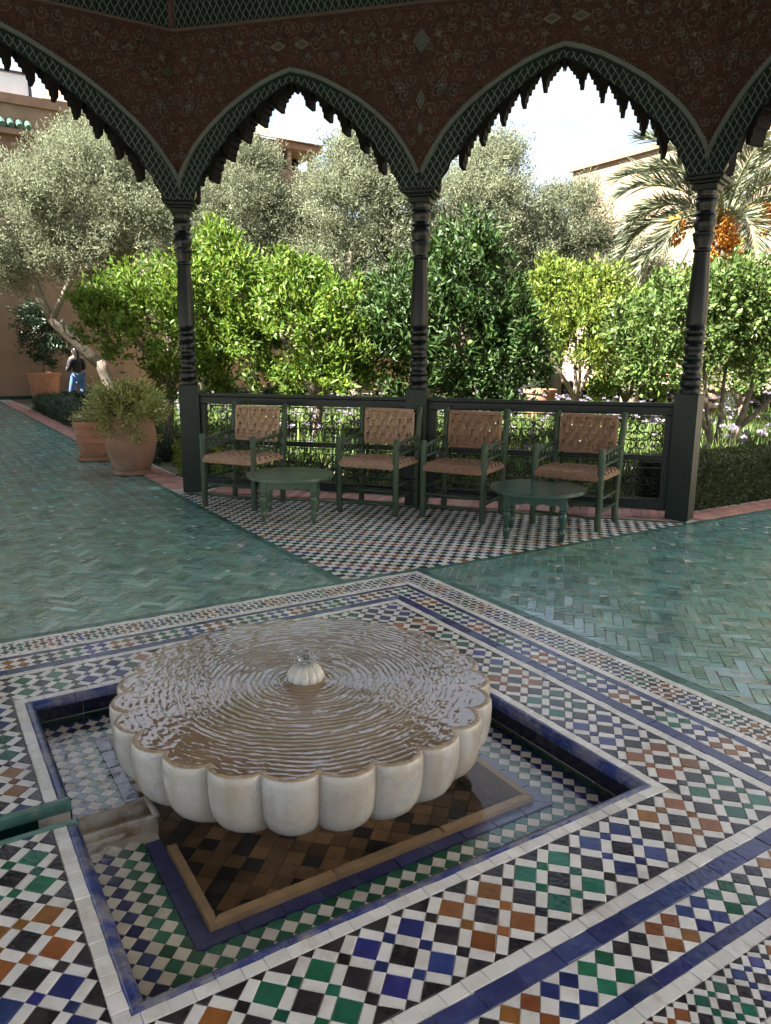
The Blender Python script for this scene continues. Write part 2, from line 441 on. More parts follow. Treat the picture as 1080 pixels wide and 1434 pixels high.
def checker(mid, half, m_u, m_v, groups, gap):
    Bu, Bv = AU + mid, AV + mid; su, sv = Bu/m_u, Bv/m_v; out = []; gc = {}; ring = []
    for m in range(-m_u, m_u, 4): ring.append((m, -m_v))
    for n in range(-m_v, m_v, 4): ring.append((m_u, n))
    for m in range(m_u, -m_u, -4): ring.append((m, m_v))
    for n in range(m_v, -m_v, -4): ring.append((-m_u, n))
    for i, c in enumerate(ring): gc[c] = groups[i % len(groups)]
    iu, iv, ou, ov = Bu-half, Bv-half, Bu+half, Bv+half; k_ = 1-gap/su*0.7
    for m in range(-m_u-3, m_u+4):
        for n in range(-m_v-3, m_v+4):
            if (m+n) % 2 or (abs(m) < m_u-3 and abs(n) < m_v-3): continue
            k = 'white'
            if m % 2:
                for dm in (-1, 1):
                    for dn in (-1, 1):
                        if (m+dm, n+dn) in gc: k = gc[(m+dm, n+dn)]
            c = (m*su, n*sv)
            q = [(c[0]+su*k_, c[1]), (c[0], c[1]+sv*k_), (c[0]-su*k_, c[1]), (c[0], c[1]-sv*k_)]
            q = notch(ring_clip(q, iu, iv, ou, ov))
            if q: out.append((q, k))
    return out
def strip(o0, o1, length, key, gap=0.0012, mitre=True, stag=0.0):
    """border of single tiles all round, from offset o0 to o1"""
    out = []
    for side in range(4):
        L, D = ((AU, AV), (AV, AU), (AU, AV), (AV, AU))[side]
        a0, a1 = L + o0, L + o1
        n = max(4, round(2*a1/length)); d = 2*a1/n
        for i in range(n):
            w = d*0.5*rnd.uniform(-0.06, 0.06)
            s0, s1 = -a1+i*d+gap/2, -a1+(i+1)*d-gap/2
            q = [(s0, -(D+o1)), (s1, -(D+o1)), (s1, -(D+o0)), (s0, -(D+o0))]
            # mitre
            q = clip_half(q, 1, 1, L - D)          # right mitre: x - L <= -(y) - D
            q = clip_half(q, -1, 1, L - D) if q else q
            q = clean(q) if len(q) >= 3 else []
            if not q: continue
            R = [q, [(-p[1], p[0]) for p in q], [(-p[0], -p[1]) for p in q], [(p[1], -p[0]) for p in q]][side]
            R = notch(R)
            if R: out.append((R, key))
    return out

w1 = tartan(0.1625, 0.1245, 16, 16, ['green', 'ochre', 'blue'], 0.66, 0.0012, 8)
w2 = checker(0.440, 0.058, 44, 44, ['green', 'black', 'ochre', 'blue'], 0.0010)
w3 = tartan(0.635, 0.064, 44, 44, ['ochre', 'green', 'blue'], 0.64, 0.0010)
emit(w1, 'mosaic_tile', FLOOR, T, 300)
emit(w2, 'lozenge_tile', FLOOR, T, 260)
emit(w3, 'small_mosaic_tile', FLOOR, T, 120)
whites = strip(0.0, 0.0365, 0.056, 'white') + strip(0.2885, 0.326, 0.060, 'white') + strip(0.5345, 0.5695, 0.062, 'white') + strip(0.7005, 0.737, 0.066, 'white')
emit(whites, 'white_border_tile', FLOOR, T, 300)
BB = {'blue': M_BLUEB}
emit(strip(0.328, 0.3805, 0.112, 'blue') + strip(0.4995, 0.533, 0.098, 'blue'), 'blue_border_tile', FLOOR, BB, 300)
GB = {'green': M_BEJB}
emit(strip(0.739, 0.790, 0.155, 'green'), 'green_edging_tile', FLOOR, GB, 100)

# mosaic in the railed corner: squares along u and v
MU, MV = 1.065, 1.605
fence_n = (0.7304, 0.6830); fn_c = fence_n[0]*1.25 + fence_n[1]*5.1
def corner_region(off):                    # region of the railed corner up to the railing
    return fn_c - off
def outside_square(q, lim_u, lim_v):
    if any(p[0] < lim_u and p[1] < lim_v for p in q):
        a = clip_half(q, -1, 0, -lim_u); b = clip_half(q, 0, -1, -lim_v)
        return max((a, b), key=lambda s: area(s) if len(s) >= 3 else 0)
    return q
S = 0.055; pieces = []; cyc = ['ochre', 'blue', 'green', 'black']; gp = 0.0009
for i in range(0, 66):
    for j in range(0, 66):
        u0, v0 = MU + i*S, MV + j*S
        q = [(u0+gp, v0+gp), (u0+S-gp, v0+gp), (u0+S-gp, v0+S-gp), (u0+gp, v0+S-gp)]
        if fence_n[0]*u0 + fence_n[1]*v0 > corner_region(0.17): continue
        q = clip_half(q, fence_n[0], fence_n[1], corner_region(0.20))
        if len(q) < 3: continue
        q = outside_square(q, AU+0.793, AV+0.793)
        if len(q) < 3: continue
        q = clean(q)
        if not q: continue
        pieces.append((q, 'white' if (i+j) % 2 else cyc[(-(i+j)//2) % 4]))
emit(pieces, 'chequer_tile', FLOOR, T, 200)

# herringbone of glazed green bricks on the two paths
HB = {'green': M_BEJ}
def herring(regions, hole, wdt=0.05, lng=0.15, gap=0.0021):
    out = []
    c45 = math.sqrt(0.5)
    for reg in regions:
        us = [p[0] for p in reg]; vs = [p[1] for p in reg]
        pc = [(p[0]*c45+p[1]*c45, -p[0]*c45+p[1]*c45) for p in reg]
        x0, x1 = min(p[0] for p in pc)-lng*2, max(p[0] for p in pc)+lng*2
        y0, y1 = min(p[1] for p in pc)-lng*2, max(p[1] for p in pc)+lng*2
        # lattice (w, w), (L, -L):  x = k w + s L ; y = k w - s L
        for s in range(int((x0-y1)/(2*lng))-1, int((x1-y0)/(2*lng))+2):
            for k in range(int((x0+y0)/(2*wdt))-1, int((x1+y1)/(2*wdt))+2):
                bx, by = k*wdt + s*lng, k*wdt - s*lng
                if not (x0 < bx < x1 and y0 < by < y1): continue
                for kind in (0, 1):
                    r = (bx, bx+lng, by, by+wdt) if kind == 0 else (bx-wdt, bx, by, by+lng)
                    q = [(r[0]+gap, r[2]+gap), (r[1]-gap, r[2]+gap), (r[1]-gap, r[3]-gap), (r[0]+gap, r[3]-gap)]
                    q = [((p[0]-p[1])*c45, (p[0]+p[1])*c45) for p in q]
                    if max(p[0] for p in q) < min(us) or min(p[0] for p in q) > max(us) or max(p[1] for p in q) < min(vs) or min(p[1] for p in q) > max(vs): continue
                    q = clip_poly(q, reg)
                    if len(q) >= 3:
                        q = clean(q)
                        if q: out.append((q, 'green'))
    return out
ou, ov = AU+0.792, AV+0.792
hb = herring([[(-1.0, ov), (1.0, ov), (1.0, 13.0), (-1.0, 13.0)],
              [(ou, -1.5), (9.0, -1.5), (9.0, 1.545), (ou, 1.545)]], None)
emit(hb, 'herringbone_brick', FLOOR, HB, 300, jitter=0.0010, tiltj=0.022)
hb2 = herring([[(-1.0, 13.0), (1.0, 13.0), (1.0, 22.2), (-1.0, 22.2)], [(-1.75, ov), (-1.0, ov), (-1.0, 9), (-1.75, 9)],
               [(-4.6, -1.7), (-ou, -1.7), (-ou, CH0-0.06), (-4.6, CH0-0.06)], [(-4.6, CH1+0.06), (-ou, CH1+0.06), (-ou, 1.55), (-4.6, 1.55)],
               [(-1.7, -4.6), (1.55, -4.6), (1.55, -ov), (-1.7, -ov)]], None, 0.1, 0.3)
emit(hb2, 'far_herringbone_brick', FLOOR, HB, 0)
# green edging courses of the paths
ed = []
def course(p0, p1, w, length, key='g'):
    d = (p1[0]-p0[0], p1[1]-p0[1]); L = math.hypot(*d); n = max(1, round(L/length)); d = (d[0]/L, d[1]/L); nr = (-d[1], d[0])
    out = []
    for i in range(n):
        a, b = i*L/n+0.001, (i+1)*L/n-0.001
        out.append(([(p0[0]+d[0]*a, p0[1]+d[1]*a), (p0[0]+d[0]*b, p0[1]+d[1]*b),
                     (p0[0]+d[0]*b+nr[0]*w, p0[1]+d[1]*b+nr[1]*w), (p0[0]+d[0]*a+nr[0]*w, p0[1]+d[1]*a+nr[1]*w)], key))
    return out
ed += course((1.062, ov), (1.062, 22.0), 0.060, 0.15, 'green')
ed += course((ou, 1.547), (12.0, 1.547), 0.055, 0.15, 'green')
fd = (-fence_n[1], fence_n[0])
A0 = (4.38 - fence_n[0]*0.19 + fd[0]*-0.05, 1.75 - fence_n[1]*0.19 + fd[1]*-0.05); A1 = (1.25 - fence_n[0]*0.19, 5.1 - fence_n[1]*0.19)
ed += [([q for q in reversed(p)] if area(p) < 0 else p, k) for p, k in course(A0, A1, -0.06, 0.15, 'green')]
emit(ed, 'path_edging_brick', FLOOR, GB, 150)

# red brick kerbs
bk = []
def bricks(p0, p1, w, bw=0.075, bl=0.15, z=0):
    d = (p1[0]-p0[0], p1[1]-p0[1]); L = math.hypot(*d); d = (d[0]/L, d[1]/L); nr = (-d[1], d[0])
    out = []; rows = max(1, round(w/bl)); bl = w/rows
    for r in range(rows):
        n = round(L/bw)
        for i in range(n):
            a, b = i*L/n+0.002, (i+1)*L/n-0.002; c, e = r*bl+0.002, (r+1)*bl-0.002
            q = [(p0[0]+d[0]*s+nr[0]*t, p0[1]+d[1]*s+nr[1]*t) for s, t in ((a, c), (b, c), (b, e), (a, e))]
            if area(q) < 0: q.reverse()
            out.append((q, 'red'))
    return out
bk += bricks((1.37, 5.30), (1.37, 21.0), 0.305)
bk += bricks((4.46, 1.606), (12.0, 1.606), 0.245)
f0 = (4.42 - fence_n[0]*0.125, 1.79 - fence_n[1]*0.125); f1 = (1.40 - fence_n[0]*0.125, 5.02 - fence_n[1]*0.125)
bk += bricks(f0, f1, -0.36, 0.075, 0.12)
emit(bk, 'kerb_brick', FLOOR, {'red': M_BRICK}, 300, z=0.004, jitter=0.0015, tiltj=0.012, ch=0.003)
# ================================================================== sunken basin
Z_WATER, Z_LEDGE, Z_PIT = -0.090, -0.116, -0.190
BASIN = thing('fountain_basin', W(0, 0, 0), TH, 'sunken square tiled basin with blue rim around the marble bowl', 'basin')
def local_tile(mb, poly, z, **k): mb.tile(poly, z, **k)
IU, IV = AU-0.034, AV-0.034                # inner faces of the basin walls
# rim: rounded blue tiles, laid round the edge (profile across the rim)
def rim_tile(L, D, s0, s1, side):
    prof = [(0.0, -0.012), (0.0, -0.003), (0.006, 0.0015), (0.018, 0.001), (0.028, -0.004), (0.034, -0.014), (0.034, -0.030)]
    mb = MB(); V = []
    for s in (s0, s1):
        for k, (d, z) in enumerate(prof):
            lim = L - d
            x = max(-lim+0.0007, min(lim-0.0007, s)); V.append((x, -(D-d), z))
    n = len(prof); Fs = [(i, i+n, i+n+1, i+1) for i in range(n-1)]
    Fs += [tuple(range(n)), tuple(reversed(range(n, 2*n)))]
    a = side*math.pi/2; c, s_ = math.cos(a), math.sin(a)
    mb.add([(p[0]*c-p[1]*s_, p[0]*s_+p[1]*c, p[2]) for p in V], Fs); return mb
for side in range(4):
    L, D = ((AU, AV), (AV, AU), (AU, AV), (AV, AU))[side]
    n = 9; d = 2*L/n
    for i in range(n):
        s0, s1 = -L+i*d+0.001*(i > 0), -L+(i+1)*d-0.001
        parts_ = [(s0, s1)]
        if side == 3:      # the -u side: x runs along -v, open at the channel
            parts_ = []
            a, b = -CH1+0.004, -CH0-0.004
            if s0 < a: parts_.append((s0, min(s1, a)))
            if s1 > b: parts_.append((max(s0, b), s1))
        for q in parts_:
            if q[1]-q[0] > 0.01: rim_tile(L, D, q[0], q[1], side).build('rim_tile', M_RIM, BASIN, smooth='auto')
# walls below the rim, in two courses
def wall_tiles(side, z0, z1, m, n, name):
    L, D = ((IU, IV), (IV, IU), (IU, IV), (IV, IU))[side]; d = 2*L/n; a = side*math.pi/2; c, s_ = math.cos(a), math.sin(a)
    for i in range(n):
        s0, s1 = -L+i*d+0.001, -L+(i+1)*d-0.001
        segs = [(s0, s1)]
        if side == 3:
            lo, hi = -CH1+0.018, -CH0-0.018; segs = []
            if s0 < lo: segs.append((s0, min(s1, lo)))
            if s1 > hi: segs.append((max(s0, hi), s1))
        for q in segs:
            if q[1]-q[0] < 0.008: continue
            mb = MB(); e = rnd.uniform(0, 0.0025)
            mb.cbox(q[0], q[1], -D-0.03, -D+e, z0+0.001, z1-0.001, 0.003)
            mb.v = [(p[0]*c-p[1]*s_, p[0]*s_+p[1]*c, p[2]) for p in mb.v]
            mb.build(name, m, BASIN)
for side in range(4):
    lower = M_DKGREEN if side == 3 else M_NAVYW
    wall_tiles(side, -0.085, -0.028, M_NAVYW if side != 3 else M_DKGREEN, 9, 'wall_tile')
    wall_tiles(side, -0.160, -0.086, M_DKGREEN, 9, 'wall_tile')
# bed of the basin
bed = MB(); bed.box(-AU-0.02, AU+0.02, -AV-0.02, AV+0.02, -0.32, Z_PIT-0.012); 
for (x0, x1, y0, y1) in ((-AU-0.02, -0.56, -AV-0.02, AV+0.02), (0.56, AU+0.02, -AV-0.02, AV+0.02), (-0.56, 0.56, -AV-0.02, -0.575), (-0.56, 0.56, 0.575, AV+0.02)):
    bed.box(x0, x1, y0, y1, Z_PIT-0.010, Z_LEDGE-0.008)
for (x0, x1, y0, y1) in ((-AU-0.06, -IU-0.003, -AV-0.06, CH0+0.019), (-AU-0.06, -IU-0.003, CH1-0.019, AV+0.06), (IU+0.003, AU+0.06, -AV-0.06, AV+0.06), (-IU-0.002, IU+0.002, -AV-0.06, -IV-0.003), (-IU-0.002, IU+0.002, IV+0.003, AV+0.06)):
    bed.box(x0, x1, y0, y1, -0.30, -0.031)
bed.build('bed', M_GROUT, BASIN)
# ledge chequer: green row inside, blue row outside
PU0, PV0 = 0.610, 0.622                    # inner edge of the chequer
def ledge():
    out = []
    mu, mv = 0.5*(PU0+IU), 0.5*(PV0+IV); m_u = 26; m_v = 26; su, sv = mu/m_u, mv/m_v; k_ = 0.975
    for m in range(-m_u-4, m_u+5):
        for n in range(-m_v-4, m_v+5):
            if (m+n) % 2 or (abs(m) < m_u-3 and abs(n) < m_v-3): continue
            k = 'white'
            if m % 2: k = 'green' if (abs(m) <= m_u and abs(n) <= m_v) else 'blue'
            c = (m*su, n*sv)
            q = [(c[0]+su*k_, c[1]), (c[0], c[1]+sv*k_), (c[0]-su*k_, c[1]), (c[0], c[1]-sv*k_)]
            q = ring_clip(q, PU0, PV0, IU-0.002, IV-0.002)
            if q and not (max(p[0] for p in q) < -0.5 and max(p[1] for p in q) > -0.065 and min(p[1] for p in q) < 0.075): out.append((q, k))
    return out
TL = dict(T)
def emit_local(pieces, name, parent, mats, z, th=0.008, limit=300):
    rows = []
    for poly, k in pieces:
        cu = sum(p[0] for p in poly)/len(poly); cv = sum(p[1] for p in poly)/len(poly)
        rows.append((visible_size(W(cu, cv, z), math.sqrt(area(poly))), poly, k, cu, cv))
    rows.sort(key=lambda r: -r[0]); rest = MB(); keys = list(mats)
    for i, (s, poly, k, cu, cv) in enumerate(rows):
        tl = (rnd.gauss(0, 0.006), rnd.gauss(0, 0.006)); zz = z + rnd.uniform(-0.001, 0.001)
        if i < limit and s > 2:
            b = MB(); b.tile([(p[0]-cu, p[1]-cv) for p in poly], 0, th, 0.001, 0, tl); link(name, b.mesh(name, mats[k]), parent, (cu, cv, zz))
        else: rest.tile(poly, zz, th, 0.001, keys.index(k), tl)
    if rest.v: tag(rest.build(name+'_field', [mats[k] for k in keys], parent), kind='stuff')
emit_local(ledge(), 'ledge_tile', BASIN, TL, Z_LEDGE)
# blue tiles inside the chequer, tan stone kerb round the pit
def sq_ring(u0, v0, u1, v1, n, gap=0.002):
    out = []
    for side in range(4):
        Li, Di, Lo, Do = ((u0, v0, u1, v1), (v0, u0, v1, u1))[side % 2]
        for i in range(n):
            s0, s1 = -Lo+i*2*Lo/n+gap/2, -Lo+(i+1)*2*Lo/n-gap/2
            q = [(s0, -Do), (s1, -Do), (s1, -Di), (s0, -Di)]
            q = clip_half(q, 1, 1, Lo-Do); q = clip_half(q, -1, 1, Lo-Do) if q else q
            q = clean(q) if len(q) >= 3 else []
            if q: out.append([q, [(-p[1], p[0]) for p in q], [(-p[0], -p[1]) for p in q], [(p[1], -p[0]) for p in q]][side])
    return [q for q in out if not (max(p[0] for p in q) < -0.5 and max(p[1] for p in q) > -0.06 and min(p[1] for p in q) < 0.07)]
for q in sq_ring(0.562, 0.577, PU0-0.001, PV0-0.001, 10):
    b = MB(); cu = sum(p[0] for p in q)/len(q); cv = sum(p[1] for p in q)/len(q)
    b.tile([(p[0]-cu, p[1]-cv) for p in q], 0, 0.02, 0.0015); link('ledge_border_tile', b.mesh('ledge_border_tile', M_BLUEB), BASIN, (cu, cv, Z_LEDGE+0.004))
for q in sq_ring(0.535, 0.548, 0.561, 0.576, 3):
    b = MB(); cu = sum(p[0] for p in q)/len(q); cv = sum(p[1] for p in q)/len(q)
    b.tile([(p[0]-cu, p[1]-cv) for p in q], 0, 0.11, 0.005); link('kerb_stone', b.mesh('kerb_stone', M_SANDST), BASIN, (cu, cv, Z_WATER-0.003))
pit = []
for i in range(-14, 14):
    for j in range(-14, 14):
        s = 0.058; q = [(i*s+.001, j*s+.001), (i*s+s-.001, j*s+.001), (i*s+s-.001, j*s+s-.001), (i*s+.001, j*s+s-.001)]
        c45 = math.sqrt(.5); q = [((p[0]-p[1])*c45, (p[0]+p[1])*c45) for p in q]
        q = clip_poly(q, [(-.533, -.546), (.533, -.546), (.533, .546), (-.533, .546)]); q = clean(q) if len(q) >= 3 else []
        if q: pit.append((q, 'dark' if (i*3+j*5+rnd.randint(0, 2)) % 4 == 0 else 'silt'))
emit_local(pit, 'pit_tile', BASIN, {'silt': M_SILT, 'dark': M_SILTD}, Z_PIT, limit=150)

# ------------------------------------------------------------------ channel and marble spout
M_MARBLE_W = mat('stained_marble', (0.46, 0.40, 0.32), 0.35, 0.3, 12, bump=0.12, bscale=60, dirt=(0.20, 0.12, 0.06), dirt_scale=9, dirt_lo=0.42, dirt_hi=0.62)
CHN = thing('water_channel', W(-AU, 0, 0), TH, 'narrow green tiled water channel with marble spout entering the basin', 'channel')
for (v0, v1) in ((CH0+0.001, CH0+0.025), (CH1-0.026, CH1-0.001)):
    for i in range(16):
        x1 = 0.035-i*0.26; x0 = x1-0.258
        b = MB(); b.cbox(x0, x1, v0, v1, -0.040, 0.0035, 0.006); b.build('trim_tile', M_TRIMG, CHN)
        yy = (v0-0.004, v0+0.013) if v0 < 0 else (v1-0.013, v1+0.004)
        b = MB(); b.cbox(x0, min(x1, -0.001), yy[0], yy[1], -0.150, -0.041, 0.003)
        b.build('side_tile', M_DKGREEN, CHN)
b = MB(); b.box(-4.2, -0.002, CH0-0.01, CH1+0.01, -0.20, -0.152); b.build('channel_bed', M_DKGREEN, CHN)
# marble spout lying across the ledge
def spout():
    b = MB(); n = 10; y0, y1 = -0.052, 0.062; prof = []
    for k in range(n+1):
        a = math.pi*k/n; prof.append((0.5*(y0+y1)-math.cos(a)*0.040, -0.078-math.sin(a)*0.042))
    outer = [(y0, -0.080), (y0, -0.150), (y1, -0.150), (y1, -0.080)]
    sec = [(y0, -0.082), (y0+0.004, -0.075)] + prof + [(y1-0.004, -0.075), (y1, -0.082), (y1, -0.20), (y0, -0.20)]
    xs = [0.036, 0.06, 0.16, 0.262, 0.270]; V = []
    for i, x in enumerate(xs):
        sc = 0.97 if i in (0, 4) else 1
        for (y, z) in sec: V.append((x, 0.005+(y-0.005)*sc, z if i not in (0, 4) else z-0.001))
    m = len(sec); Fs = []
    for i in range(len(xs)-1):
        for k in range(m): Fs.append((i*m+k, (i+1)*m+k, (i+1)*m+(k+1) % m, i*m+(k+1) % m))
    # end caps as strips
    for i in (0, len(xs)-1):
        base = i*m
        for k in range(n//2+2):
            q = (base+k, base+k+1, base+m-4-k, base+m-3-k)
            if len(set(q)) == 4: Fs.append(q if i else tuple(reversed(q)))
        Fs.append((base+m-1, base, base+m-3, base+m-2))
    return b.add(V, Fs)
spout().build('marble_spout', M_MARBLE_W, CHN, smooth='auto')
b = MB(); b.tube([(0.266, -0.055, -0.079), (0.266, 0.064, -0.079)], 0.011, 8); b.build('spout_lip', M_MARBLE_W, CHN, smooth=True)

# ------------------------------------------------------------------ water in the basin
def water_mat(name, tint, fac_ior, bump_scale, bump_str, ripple=None):
    m = bpy.data.materials.new(name); m.use_nodes = True; n, l = m.node_tree.nodes, m.node_tree.links; n.remove(n['Principled BSDF'])
    tr = n.new('ShaderNodeBsdfTransparent'); tr.inputs['Color'].default_value = (*tint, 1)
    gl = n.new('ShaderNodeBsdfGlossy'); gl.inputs['Roughness'].default_value = 0.015
    geo = n.new('ShaderNodeNewGeometry'); noi = n.new('ShaderNodeTexNoise'); noi.inputs['Scale'].default_value = bump_scale; noi.inputs['Detail'].default_value = 2
    noi.inputs['Distortion'].default_value = 0.6
    l.new(geo.outputs['Position'], noi.inputs['Vector'])
    bp = n.new('ShaderNodeBump'); bp.inputs['Strength'].default_value = bump_str; bp.inputs['Distance'].default_value = 0.01
    l.new(noi.outputs['Fac'], bp.inputs['Height'])
    l.new(bp.outputs[0], gl.inputs['Normal'])
    dt = n.new('ShaderNodeVectorMath'); dt.operation = 'DOT_PRODUCT'; l.new(geo.outputs['Incoming'], dt.inputs[0]); l.new(bp.outputs[0], dt.inputs[1])
    ab = n.new('ShaderNodeMath'); ab.operation = 'ABSOLUTE'; l.new(dt.outputs['Value'], ab.inputs[0])
    om = n.new('ShaderNodeMath'); om.operation = 'SUBTRACT'; om.inputs[0].default_value = 1.0; l.new(ab.outputs[0], om.inputs[1])
    pw = n.new('ShaderNodeMath'); pw.operation = 'POWER'; pw.inputs[1].default_value = 5.0; l.new(om.outputs[0], pw.inputs[0])
    fr = n.new('ShaderNodeMapRange'); f0 = ((fac_ior-1)/(fac_ior+1))**2; fr.inputs['To Min'].default_value = f0; fr.inputs['To Max'].default_value = 1.0; l.new(pw.outputs[0], fr.inputs['Value'])
    mx = n.new('ShaderNodeMixShader'); l.new(fr.outputs[0], mx.inputs[0]); l.new(tr.outputs[0], mx.inputs[1]); l.new(gl.outputs[0], mx.inputs[2])
    l.new(mx.outputs[0], n['Material Output'].inputs['Surface']); return m
M_WATER = water_mat('basin_water', (0.99, 0.975, 0.945), 1.45, 9, 0.10)
def water_sheet():
    n = 150; V = []; Fs = []
    for i in range(n+1):
        for j in range(n+1):
            u, v = -IU+0.001+(2*IU-0.002)*i/n, -IV+0.001+(2*IV-0.002)*j/n
            d = math.hypot(u+0.66, v-0.35); r = math.hypot(u, v)
            e = math.exp(-(d/0.30)**2)                     # splashing where the bowl runs over
            h = 0.0036*e*(mnoise.noise(Vector((u*26, v*26, 3)))+0.5*mnoise.noise(Vector((u*60, v*60, 7))))
            h += 0.00035*mnoise.noise(Vector((u*9, v*9, 1))) + 0.00012*math.sin(r*95+3*mnoise.noise(Vector((u*5, v*5, 0))))
            V.append((u, v, h))
    for i in range(n):
        for j in range(n):
            a = i*(n+1)+j
            u, v = -IU+2*IU*(i+.5)/n, -IV+2*IV*(j+.5)/n
            if u < -0.53 and -0.066 < v < 0.076: continue
            if math.hypot(u, v) < 0.44: continue
            Fs.append((a, a+n+1, a+n+2, a+1))
    me = np_mesh('basin_water', V, Fs, M_WATER); me.polygons.foreach_set('use_smooth', [True]*len(me.polygons)); return me
wt = link('water', water_sheet(), None, W(0, 0, Z_WATER), (0, 0, TH)); tag(wt, kind='structure')

# ------------------------------------------------------------------ scalloped marble bowl
BR, BZ, NL = 0.652, 0.232, 24
def marble():
    m = mat('veined_marble', (0.45, 0.435, 0.41), 0.24, 0.16, 5, bump=0.06, bscale=80, dirt=(0.36, 0.285, 0.20), dirt_scale=3.4, dirt_lo=0.42, dirt_hi=0.75)
    n, l = m.node_tree.nodes, m.node_tree.links; p = n['Principled BSDF']
    src = p.inputs['Base Color'].links[0].from_socket
    geo = n.new('ShaderNodeNewGeometry')
    w_ = n.new('ShaderNodeTexNoise'); w_.inputs['Scale'].default_value = 3.2; w_.inputs['Detail'].default_value = 6; w_.inputs['Roughness'].default_value = 0.6; w_.inputs['Distortion'].default_value = 0.5
    l.new(geo.outputs['Position'], w_.inputs['Vector'])
    s = n.new('ShaderNodeMath'); s.operation = 'SUBTRACT'; s.inputs[1].default_value = 0.5; l.new(w_.outputs['Fac'], s.inputs[0])
    a = n.new('ShaderNodeMath'); a.operation = 'ABSOLUTE'; l.new(s.outputs[0], a.inputs[0])
    r = n.new('ShaderNodeMapRange'); r.inputs['From Min'].default_value = 0.0; r.inputs['From Max'].default_value = 0.022; r.inputs['To Min'].default_value = 0.45; r.inputs['To Max'].default_value = 0.0
    l.new(a.outputs[0], r.inputs['Value'])
    mx = n.new('ShaderNodeMix'); mx.data_type = 'RGBA'; mx.inputs[7].default_value = (0.27, 0.26, 0.26, 1)
    l.new(r.outputs[0], mx.inputs['Factor']); l.new(src, mx.inputs[6])
    mp = n.new('ShaderNodeMapping'); mp.inputs['Scale'].default_value = (16, 16, 1.6); l.new(geo.outputs['Position'], mp.inputs['Vector'])
    st = n.new('ShaderNodeTexNoise'); st.inputs['Scale'].default_value = 1.0; st.inputs['Detail'].default_value = 5; l.new(mp.outputs[0], st.inputs['Vector'])
    sr = n.new('ShaderNodeMapRange'); sr.inputs['From Min'].default_value = 0.50; sr.inputs['From Max'].default_value = 0.72; sr.inputs['To Max'].default_value = 0.6; l.new(st.outputs['Fac'], sr.inputs['Value'])
    m4 = n.new('ShaderNodeMix'); m4.data_type = 'RGBA'; m4.inputs[7].default_value = (0.30, 0.245, 0.18, 1)
    l.new(sr.outputs[0], m4.inputs['Factor']); l.new(mx.outputs[2], m4.inputs[6]); l.new(m4.outputs[2], p.inputs['Base Color']); return m
M_MARBLE = marble()
M_RIMST = mat('stained_bowl_rim', (0.40, 0.29, 0.19), 0.28, 0.35, 22, bump=0.25, bscale=80, dirt=(0.50, 0.40, 0.30), dirt_scale=14, dirt_lo=0.5, dirt_hi=0.7)
M_BOWLIN = mat('silted_bowl', (0.20, 0.125, 0.062), 0.5, 0.4, 8, bump=0.3, bscale=40)
lobe = lambda th: abs(math.cos(NL*th/2))**0.62
BOWL = thing('fountain_bowl', W(0, 0, Z_PIT-0.01), TH, 'round scalloped white marble fountain bowl full of rippling water', 'fountain')
b = MB(); z0 = -(Z_PIT-0.01)
amp = 0.060
def rf_out(th, r, z):
    k = 1.0 if z-z0 > 0.1 else 1.0+0.55*min(1.0, (0.1-(z-z0))/0.12)
    return r*(1-amp*k*(1-lobe(th))) if r > 0.34 else r
prof = [(0.22, Z_PIT-0.01), (0.20, -0.10), (0.22, -0.062), (0.36, -0.052), (0.45, -0.040), (0.505, -0.018), (0.555, 0.008), (0.592, 0.030), (0.618, 0.053), (0.636, 0.082), (0.646, 0.118), (0.651, 0.16), (0.652, 0.20), (0.6505, 0.222), (0.646, 0.229)]
b.lathe([(r, z+z0) for r, z in prof], NL*14, rf=rf_out)
b.f = b.f[:-1]; b.m = b.m[:-1]              # no lid
b.build('bowl', M_MARBLE, BOWL, smooth='auto')
b = MB()
amp_in = 0.085
def rf_in(th, r, z):
    k = (r-0.57)/(0.646-0.57)
    a = amp if k > 0.9 else amp_in
    return r*(1-a*(1-lobe(th)))
b.lathe([(0.646, 0.229+z0), (0.640, 0.2315+z0), (0.630, 0.2305+z0), (0.622, 0.226+z0), (0.612, 0.214+z0), (0.59, 0.190+z0)], NL*14, rf=rf_in, close=False)
b.build('bowl_rim', M_RIMST, BOWL, smooth=True)
b = MB(); b.lathe([(0.59, 0.190+z0), (0.50, 0.172+z0), (0.3, 0.160+z0), (0.02, 0.156+z0)], 96, rf=lambda th, r, z: r*(1-amp_in*(1-lobe(th))) if r > 0.55 else r, close=False)
b.build('bowl_floor', M_BOWLIN, BOWL, smooth=True)
# fluted knob that the water wells out of
b = MB()
kn = [(0.030, 0.150), (0.040, 0.215), (0.050, 0.224), (0.060, 0.232), (0.067, 0.242), (0.066, 0.254), (0.060, 0.268), (0.049, 0.281), (0.035, 0.290), (0.022, 0.294), (0.015, 0.292), (0.012, 0.284)]
b.lathe([(r, z+z0) for r, z in kn], 120, rf=lambda th, r, z: r*(1-0.10*(1-abs(math.cos(6*th))**0.7)*(1 if r > 0.03 else 0.2)))
M_KNOB = mat('wet_marble', (0.56, 0.53, 0.47), 0.14, 0.15, 14, bump=0.08, bscale=60, dirt=(0.34, 0.28, 0.20), dirt_scale=16, dirt_lo=0.55, dirt_hi=0.8)
b.build('knob', M_KNOB, BOWL, smooth='auto')
